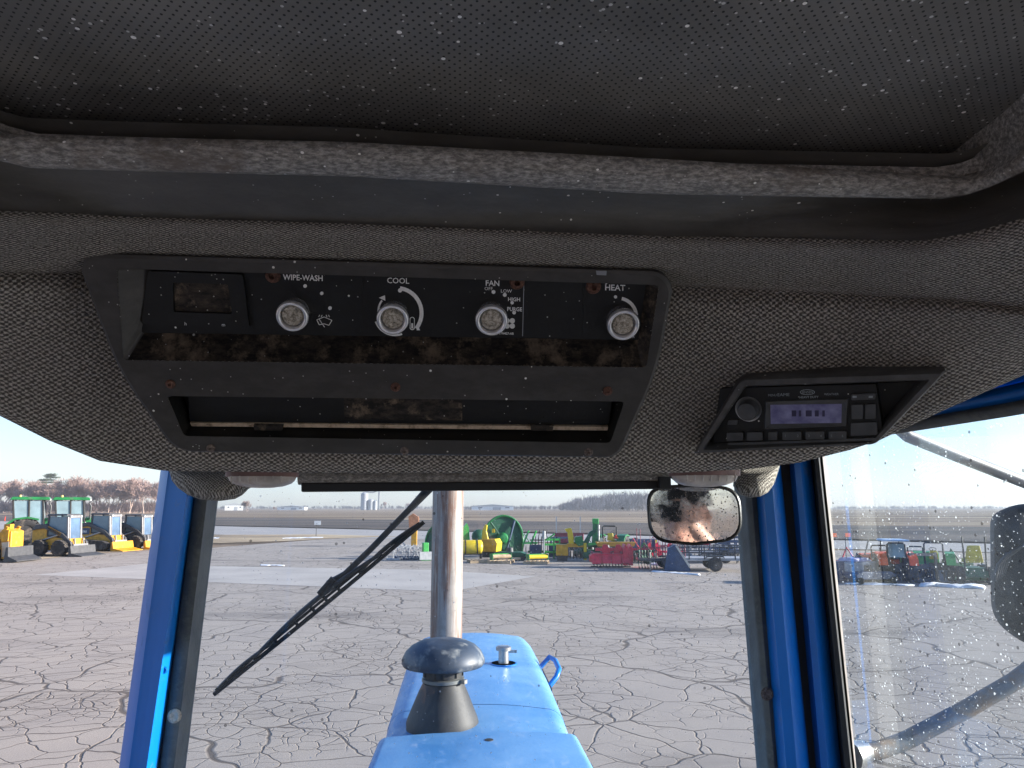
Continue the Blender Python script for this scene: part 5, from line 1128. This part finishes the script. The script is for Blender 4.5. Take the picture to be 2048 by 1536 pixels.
# stakes, sign, snow -----------------------------------------------------
for px, lb in ((1113, 'thin white marker stake at the roadside, left of two'), (1161, 'thin white marker stake at the roadside, right of two')):
    p = gnd(px, 1079); m = MB().box((p.x, p.y, .95), (.09, .05, 1.9)); tag(m.build('marker_stake', SILVER), lb, 'stake', 'roadside marker stakes')
t = T_('road_sign', 632, 1073, rad(0), 'small white sign on a thin post at the edge of the road', 'sign')
MB().cyl((0, 0, 0), (0, 0, 1.2), .03, n=8).build('post', DGREY, t); MB().box((.1, -.04, 1.25), (.6, .03, .36)).build('sign_board', WHITE, t)
def snow(pts, h, label_kind='snow'):
    P_ = [gnd(*p) for p in pts]; c = sum(P_, Vector())/len(P_); rw = []
    for f, z in ((1.0, .005), (.9, h*.6), (.6, h), (.2, h*.8)):
        rw.append([c+(p-c)*f*random.uniform(.93, 1.05)+Vector((0, 0, z*random.uniform(.6, 1.2))) for p in P_])
    tag(MB().loft(rw).build('snow', SNOW, None, True), 'patch of old snow on the ground', None, None, 'stuff')
def strip_ring(a, b, th, n=10): return [(lerp(a[0], b[0], i/n), lerp(a[1], b[1], i/n)-th*random.uniform(.4, 1)) for i in range(n+1)]+[(lerp(b[0], a[0], i/n), lerp(b[1], a[1], i/n)+th*random.uniform(.4, 1)) for i in range(n+1)]
for a, b, th, h in (((1690, 1167), (1830, 1171), 2, .05), ((1835, 1171), (1975, 1176), 3, .10), ((1302, 1142), (1400, 1150), 2, .03), ((1298, 1128), (1326, 1130), 2, .08), ((560, 1077), (650, 1075), 1, .05), ((410, 1077), (440, 1076), 1, .05), ((520, 1130), (570, 1131), 1.2, .02)):
    snow(strip_ring(a, b, th), h)

# ================================================================== trees and far things
def bare_tree_meshes(seed, h=13.0, lean=0.0):
    rng = random.Random(seed); trunk, twig = MB(), MB()
    def seg(m, a, b, r0, r1, n):
        d = (b-a).normalized(); u = d.cross(Vector((.3, .5, 1))).normalized(); v = d.cross(u)
        vs = [a+(u*math.cos(2*math.pi*i/n)+v*math.sin(2*math.pi*i/n))*r0 for i in range(n)]+[b+(u*math.cos(2*math.pi*i/n)+v*math.sin(2*math.pi*i/n))*r1 for i in range(n)]
        m.add(vs, [(i, (i+1) % n, n+(i+1) % n, n+i) for i in range(n)])
    def grow(p, d, ln, r, lv):
        steps = 3 if lv < 3 else 2; q = p
        for i in range(steps):
            d = (d+Vector((rng.gauss(0, .13), rng.gauss(0, .13), rng.gauss(.03, .06)))).normalized(); e = q+d*ln/steps
            r2 = r*(1-.22*(i+1)/steps*1.3); seg(trunk if lv < 2 else twig, q, e, max(.035, r*(1-.22*i/steps*1.3)), max(.03, r2), 5 if lv < 2 else 3); q = e
            if lv < 5 and (i > 0 or lv > 1):
                for _ in range(rng.choice((1, 2)) if lv < 4 else 2):
                    ax = Vector((rng.gauss(0, 1), rng.gauss(0, 1), rng.gauss(0, .4))).normalized(); nd = (d*.75+ax*.75+Vector((0, 0, .22))).normalized()
                    grow(q, nd, ln*rng.uniform(.55, .78), r2*.58, lv+1)
        if lv < 5: grow(q, d, ln*.66, r2*.8, lv+1)
    for k in range(rng.choice((1, 2))):
        grow(Vector((rng.uniform(-.5, .5), rng.uniform(-.5, .5), -.3)), Vector((lean+rng.gauss(0, .12), rng.gauss(0, .1), 1)).normalized(), h*.32, .20, 0)
    return trunk.mesh('trunk', BARK, True, flip=False), twig.mesh('crown', TWIG, False, flip=False)
VARS = [bare_tree_meshes(s, 12.5, l) for s, l in ((3, .0), (11, .15), (23, -.12), (31, .25))]
def tree(px, py, var, S, label, rz, name='bare_tree', grp='bare trees of the windbreak'):
    t = thing(name, gnd(px, py), rz, label, 'tree', grp, S)
    for nm, me in zip(('trunk', 'crown'), VARS[var]):
        o = bpy.data.objects.new(nm, me); COL.objects.link(o); o.parent = t
    return t
TL = ['bare windbreak tree at the left edge of the photo', 'bare tree just left of the dark pine', 'bare tree standing in front of the dark pine', 'bare tree right above the first green tractor', 'bare tree with pale limbs between the two green tractors',
      'bare tree above the roof of the second green tractor', 'tall bare tree behind the second tractor exhaust', 'pale forked bare tree just right of the second tractor', 'bare tree above the track loader',
      'bare leaning tree between the track loader and the dark skid steer', 'bare tree above the dark grey skid steer', 'bare tree next to the blue pillar', 'bare tree half hidden by the blue pillar']
for i, (px, S, v) in enumerate(((2, .85, 0), (42, .95, 1), (72, .8, 2), (96, .9, 3), (118, 1.05, 0), (142, .95, 2), (164, 1.12, 1), (190, 1.05, 3), (214, .98, 0), (236, 1.0, 1), (262, 1.05, 2), (288, .98, 0), (312, 1.0, 3))):
    tree(px, 1026.5, v, S*1.45, TL[i], i*1.7)
for i, px in enumerate(range(-16, 330, 21)): tree(px, 1025.2, i % 4, 1.35+.12*(i % 3), 'bare tree in the back row of the windbreak', i*2.3, grp='back row of the windbreak')
def scatter(mb, c, rx, rz, n, ln, w, up=.6, rng=random):
    for _ in range(n):
        a = rng.uniform(0, 2*math.pi); rr = math.sqrt(rng.random()); p = Vector((c[0]+rx*rr*math.cos(a), c[1]+rx*rr*math.sin(a), c[2]+rz*rng.uniform(-1, 1)*math.sqrt(1-rr*rr)))
        d = Vector((rng.gauss(0, 1), rng.gauss(0, 1), rng.gauss(up, .5))).normalized()*ln*rng.uniform(.5, 1.3); s = d.cross(Vector((rng.gauss(0, 1), rng.gauss(0, 1), rng.gauss(0, 1)))).normalized()*w
        mb.add([p-s, p+s, p+d], [(0, 1, 2)])
t = thing('pine_tree', gnd(86, 1026), 0, 'dark pine with flat layered boughs among the bare trees', 'tree', None, 1.22)
MB().tube([(0, 0, -.2), (.2, 0, 6), (.1, 0, 13.5)], [.35, .25, .08], 7).build('trunk', BARK, t)
m = MB()
for z, r, dx in ((6.8, 5.0, 2), (7.6, 5.2, -3), (8.2, 4.8, -2), (9.0, 4.6, 3), (10.0, 4.8, -1), (11.2, 4.0, 2), (12.4, 3.8, .5), (13.4, 3.0, 1.2), (14.2, 1.8, .8)):
    for k in range(6):
        a = random.uniform(0, 6.28); rr = random.uniform(0, .8)*r; scatter(m, (dx+rr*math.cos(a), rr*math.sin(a), z+random.uniform(-.3, .3)), 1.5, .35, 130, .5, .07)
m.build('crown', PINE, t, flip=False)
def woods(name, x0, x1, top, ybase, D, label, dens=1.0, mat=TWIG, thick=18):
    """a far-off wood that reads as one mass"""
    m = MB(); rng = random.Random(int(x0)+5)
    n = int((x1-x0)*dens)
    for i in range(n):
        px = rng.uniform(x0, x1); b = at_y(px, 1014, D*rng.uniform(1, 1+thick/100)); b.z = 0
        H = (interp(top, px)*rng.uniform(.6, 1.1))*b.y/FPX
        if H <= 0: continue
        wd = H*rng.uniform(.30, .5)
        m.tube([b, b+Vector((rng.gauss(0, .05)*H, 0, H*.55))], [.012*H, .006*H], 3)
        for _ in range(26):
            a = rng.uniform(0, 6.28); s0 = b+Vector((rng.gauss(0, .2)*wd, rng.gauss(0, .2)*wd, H*rng.uniform(.08, .5))); tip = s0+Vector((math.cos(a)*wd*rng.random(), math.sin(a)*wd*rng.random(), H*rng.uniform(.15, .5)))
            sd_ = Vector((.035*H*rng.uniform(.4, 1.2), 0, .0)); m.add([s0-sd_, s0+sd_, tip], [(0, 1, 2)])
    tag(m.build(name, mat, None, flip=False), label, None, None, 'stuff')
FARW = paint('far_grey_twigs', (.20, .175, .175), .95, var=.3, scale=.05)
woods('far_woods', 1120, 1330, [(1100, 8), (1130, 20), (1160, 30), (1200, 38), (1260, 42), (1330, 40)], 1020, 520, 'mass of bare grey trees beyond the field', 2.0, FARW)
woods('far_treeline', -80, 2300, [(-80, 8), (300, 8), (700, 9), (1000, 9), (1400, 8), (2300, 9)], 1020, 900, 'low hazy treeline along the horizon', .45, FARW)
woods('hedge_row', 930, 1130, [(900, 8), (1000, 11), (1130, 12)], 1020, 640, 'thin row of bare trees along the far field', .5, FARW)
woods('windbreak_brush', -40, 335, [(-40, 30), (335, 28)], 1024, 335, 'tangled brush under the bare windbreak trees', .8, TWIG, 8)
for px, py, S, lb in ((495, 1024, .62, 'small bare tree in the field just right of the left pillar'), (765, 1019, .85, 'bare tree beside the far grain elevator'), (815, 1018, .8, 'bare tree between the grain elevator and the exhaust pipe'), (550, 1022, .3, 'low bare shrub in the field right of the small tree')):
    tree(px, py, 1, S, lb, px*.1, grp='single bare trees in the field')
# farmstead far away
def far(px, D): p = at_y(px, 1014, D); p.z = 0; return p
def shed(px, D, wd, dp, h, label, rz=0, wallm=WHITE, roofm=SILVER, name='farm_shed'):
    t = thing(name, far(px, D), rz, label, 'building'); MB().box((0, 0, h*.35), (wd, dp, h*.7)).build('wall', wallm, t)
    MB().prism([(-wd*.53, h*.68), (0, h), (wd*.53, h*.68)], -dp*.53, dp*.53).build('roof', roofm, t); MB().box((wd*.1, -dp*.505, h*.25), (wd*.2, .1, h*.5)).build('door', GREYC, t)
    for x in (-.3, .35): MB().box((x*wd, -dp*.505, h*.42), (wd*.1, .08, h*.15)).build('window', DGREY, t)
shed(468, 620, 14, 10, 6, 'white farmhouse with a pale roof far beyond the field', .3)
shed(585, 680, 24, 12, 4, 'long low white shed near the horizon left of the elevator', 0)
shed(985, 640, 36, 12, 5, 'long low white shed on the horizon right of the exhaust pipe', 0)
t = thing('grain_elevator', far(738, 700), 0, 'grey grain elevator with tall bins and a leg tower on the horizon', 'grain elevator')
for x, r, h in ((-4.5, 3.4, 15), (1.5, 2.8, 9), (5.5, 2.2, 8)): MB().lathe([(r, 0), (r, h), (r*.25, h+r*.5), (0, h+r*.5)], 16, Matrix.Translation((x, 0, 0))).build('bin', SILVER if r < 3 else GREYC, t, 40)
MB().box((9, 0, 9.5), (1.2, 1.2, 19)).build('leg_tower', GREYC, t); MB().tube([(9, 0, 18.5), (3, 0, 16), (-4.5, 0, 17)], .5, 6).build('conveyor', GREYC, t)
t = thing('radio_mast', far(430, 600), 0, 'thin pale mast near the white farmhouse', 'mast')
MB().cyl((0, 0, 0), (0, 0, 13), .5, .35, 8).build('mast_pole', SILVER, t); MB().box((0, 0, 12.6), (9, .4, .5)).build('cross_arm', SILVER, t)

# ================================================================== the photographer, seen in the rear view mirror
def blob(parts, voxel, name, mat, parent, smooth_it=6):
    """parts: chains of (point, radius); their union becomes one continuous surface"""
    m = MB()
    for ch in parts:
        for (a, ra), (b, rb) in zip(ch[:-1], ch[1:]): m.cyl(a, b, ra, rb, 14)
        for p, r in ch: m.lathe([(1e-6, -r)]+[(r*math.sin(k*math.pi/8), -r*math.cos(k*math.pi/8)) for k in range(1, 8)]+[(1e-6, r)], 12, Matrix.Translation(p))
    o = bpy.data.objects.new('tmp', m.mesh('tmp', mat)); COL.objects.link(o)
    md = o.modifiers.new('r', 'REMESH'); md.mode = 'VOXEL'; md.voxel_size = voxel
    sm = o.modifiers.new('s', 'SMOOTH'); sm.iterations = smooth_it; sm.factor = .5
    me = bpy.data.meshes.new_from_object(o.evaluated_get(bpy.context.evaluated_depsgraph_get())); bpy.data.objects.remove(o)
    me.polygons.foreach_set('use_smooth', [True]*len(me.polygons)); me.materials.clear(); me.materials.append(mat)
    b = bpy.data.objects.new(name, me); COL.objects.link(b); b.parent = parent; return b
PX = -.04
person = thing('person', (PX, -.32, 1.36), 0, 'person in a grey jacket and dark cap holding up a phone, reflected in the mirror', 'person')
def q_(x, y, z): return Vector((x, y+.32, z-1.36))
SKIN = paint('skin', (.62, .36, .27), .5, var=.12, scale=25)
JACK = paint('grey_jacket', (.24, .25, .24), .9, var=.25, scale=30); TROU = paint('dark_trousers', (.05, .055, .07), .9, var=.3, scale=30); CUFF = paint('dark_cuff', (.03, .03, .035), .9, var=.5, scale=60)
wr = q_(.085, -.065, 2.625)                                  # right wrist, below and right of the phone
hd_ = q_(-.02, -.30, 2.655)
body = [[(q_(0, -.36, 1.97), .14), (q_(0, -.37, 2.15), .145), (q_(0, -.38, 2.32), .155), (q_(0, -.37, 2.44), .10), (q_(-.01, -.34, 2.53), .055), (hd_+Vector((0, .01, -.03)), .075), (hd_+Vector((0, -.005, .045)), .088)],
        [(hd_+Vector((0, .055, -.075)), .035), (hd_+Vector((0, .07, -.02)), .032), (hd_+Vector((0, .098, -.015)), .012)],
        [(q_(.18, -.37, 2.41), .065), (q_(.29, -.30, 2.24), .05), (q_(.285, -.20, 2.33), .043), (wr, .027), (wr+Vector((-.02, .012, .035)), .030), (wr+Vector((-.035, .018, .06)), .026)],
        [(q_(-.18, -.37, 2.41), .065), (q_(-.27, -.32, 2.14), .05), (q_(-.17, -.08, 2.04), .038), (q_(-.13, .02, 2.03), .03)],
        [(q_(.10, -.34, 1.96), .095), (q_(.20, .10, 1.95), .07), (q_(.20, .16, 1.55), .05), (q_(.20, .17, 1.42), .045), (q_(.20, .30, 1.405), .04)],
        [(q_(-.10, -.34, 1.96), .095), (q_(-.20, .10, 1.95), .07), (q_(-.20, .16, 1.55), .05), (q_(-.20, .17, 1.42), .045), (q_(-.20, .30, 1.405), .04)]]
hb = wr+Vector((-.035, .018, .06))
for k, ln in enumerate((.80, .95, .9, .72)):                  # four fingers wrapped over the phone's edge
    b0 = hb+Vector((.004-.006*k, -.012, .030-.021*k)); body.append([(b0, .0095), (b0+Vector((-.022*ln, .018, .006)), .009), (b0+Vector((-.046*ln, .013, .006)), .0085), (b0+Vector((-.062*ln, .006, .003)), .008)])
body.append([(hb+Vector((.0, -.008, -.035)), .013), (hb+Vector((-.025, -.020, -.018)), .0115), (hb+Vector((-.05, -.022, -.004)), .010)])    # thumb
for k in range(4):
    b0 = q_(-.13+.016*(k-1.5), .03, 2.03); body.append([(b0, .0095), (b0+Vector((0, .04, -.004)), .009), (b0+Vector((0, .065, -.022)), .008)])
body.append([(q_(-.10, .01, 2.035), .012), (q_(-.075, .045, 2.03), .010)])
for s in (-1, 1): body.append([(hd_+Vector((s*.083, -.01, -.01)), .014), (hd_+Vector((s*.090, -.015, .018)), .016)])
pb_ = blob(body, .0055, 'body', SKIN, person, 4)
jk = [[(q_(0, -.36, 1.93), .155), (q_(0, -.37, 2.15), .162), (q_(0, -.38, 2.32), .172), (q_(0, -.37, 2.45), .108)], [(q_(.18, -.37, 2.41), .085), (q_(.29, -.30, 2.24), .070), (q_(.285, -.20, 2.33), .062), (q_(.18, -.13, 2.48), .048)],
      [(q_(-.18, -.37, 2.41), .085), (q_(-.27, -.32, 2.14), .070), (q_(-.18, -.10, 2.05), .052)]]
blob(jk, .010, 'jacket', JACK, person)
MB().cyl(q_(.187, -.134, 2.47), q_(.152, -.108, 2.525), .050, .043, 18).build('cuff', CUFF, person, 40)
blob([[(q_(.10, -.34, 1.955), .11), (q_(.20, .10, 1.95), .085), (q_(.20, .16, 1.55), .068), (q_(.20, .17, 1.45), .062)], [(q_(-.10, -.34, 1.955), .11), (q_(-.20, .10, 1.95), .085), (q_(-.20, .16, 1.55), .068), (q_(-.20, .17, 1.45), .062)]], .012, 'trousers', TROU, person)
for s in (-1, 1): blob([[(q_(s*.20, .15, 1.435), .058), (q_(s*.20, .33, 1.425), .050)]], .01, 'boot', CUFF, person)
MB().lathe([(.098, .03), (.100, .06), (.092, .095), (.06, .118), (0, .124)], 24, Matrix.Translation(hd_+Vector((0, -.005, .02)))).build('cap', CUFF, person, 60)
MB().slab([hd_+Vector((x, .07+.085*math.sqrt(max(0, 1-(x/.085)**2)), .055)) for x in np.linspace(-.085, .085, 11)]+[hd_+Vector((.085, .02, .06)), hd_+Vector((-.085, .02, .06))], (0, 0, .008)).build('cap_peak', CUFF, person)
for s in (-1, 1): MB().lathe([(1e-6, -.011), (.008, -.008), (.011, 0), (.008, .008), (1e-6, .011)], 10, Matrix.Translation(hd_+Vector((s*.032, .083, .008)))).build('eye', WHITE, person, True)
MB().tube([hd_+Vector((-.024, .089, -.060)), hd_+Vector((0, .094, -.058)), hd_+Vector((.024, .089, -.060))], .005, 6).build('mouth', paint('lips', (.45, .18, .15), .5), person, True)
pm = Matrix((RT, UP, -FW)).transposed()
ph = bpy.data.objects.new('phone', MB().box((-.058, -.012, .014), (.148, .072, .008)).mesh('phone', paint('phone_shell', (.03, .032, .036), .25))); COL.objects.link(ph)
ph.matrix_world = Matrix.Translation(CAM) @ pm.to_4x4(); tag(ph, 'dark phone held up in the raised hand', 'phone')
b = ph.modifiers.new('bevel', 'BEVEL'); b.width = .003; b.segments = 3
# workshop standing behind the tractor, seen only in the mirrors
t = thing('workshop', (22, -62, 0), rad(8), 'long pale blue metal workshop behind the tractor', 'building')
MB().box((0, 0, 2.6), (44, 14, 5.2)).build('wall', paint('pale_blue_cladding', (.42, .50, .60), .6, var=.1, scale=.5), t)
MB().prism([(-22.6, 5.1), (0, 7.4), (22.6, 5.1)], -7.4, 7.4).build('roof', SILVER, t)
for x in (-14, -4, 6, 15): MB().box((x, 7.04, 2.1), (5, .08, 4.2)).build('roller_door', WHITE, t)

# ---- thin winter haze over the yard and fields
hz = MB().box((0, 600, 30), (4200, 2700, 64))
m, t, bs, L = newmat('winter_haze'); t.nodes.remove(bs)
pv = N(t, 'ShaderNodeVolumePrincipled'); pv.inputs['Color'].default_value = (.80, .86, .95, 1); pv.inputs['Density'].default_value = .00035; pv.inputs['Anisotropy'].default_value = .3
L(pv.outputs[0], t.nodes['Material Output'].inputs['Volume'])
tag(hz.build('haze', m), 'thin pale haze in the air', None, None, 'stuff')
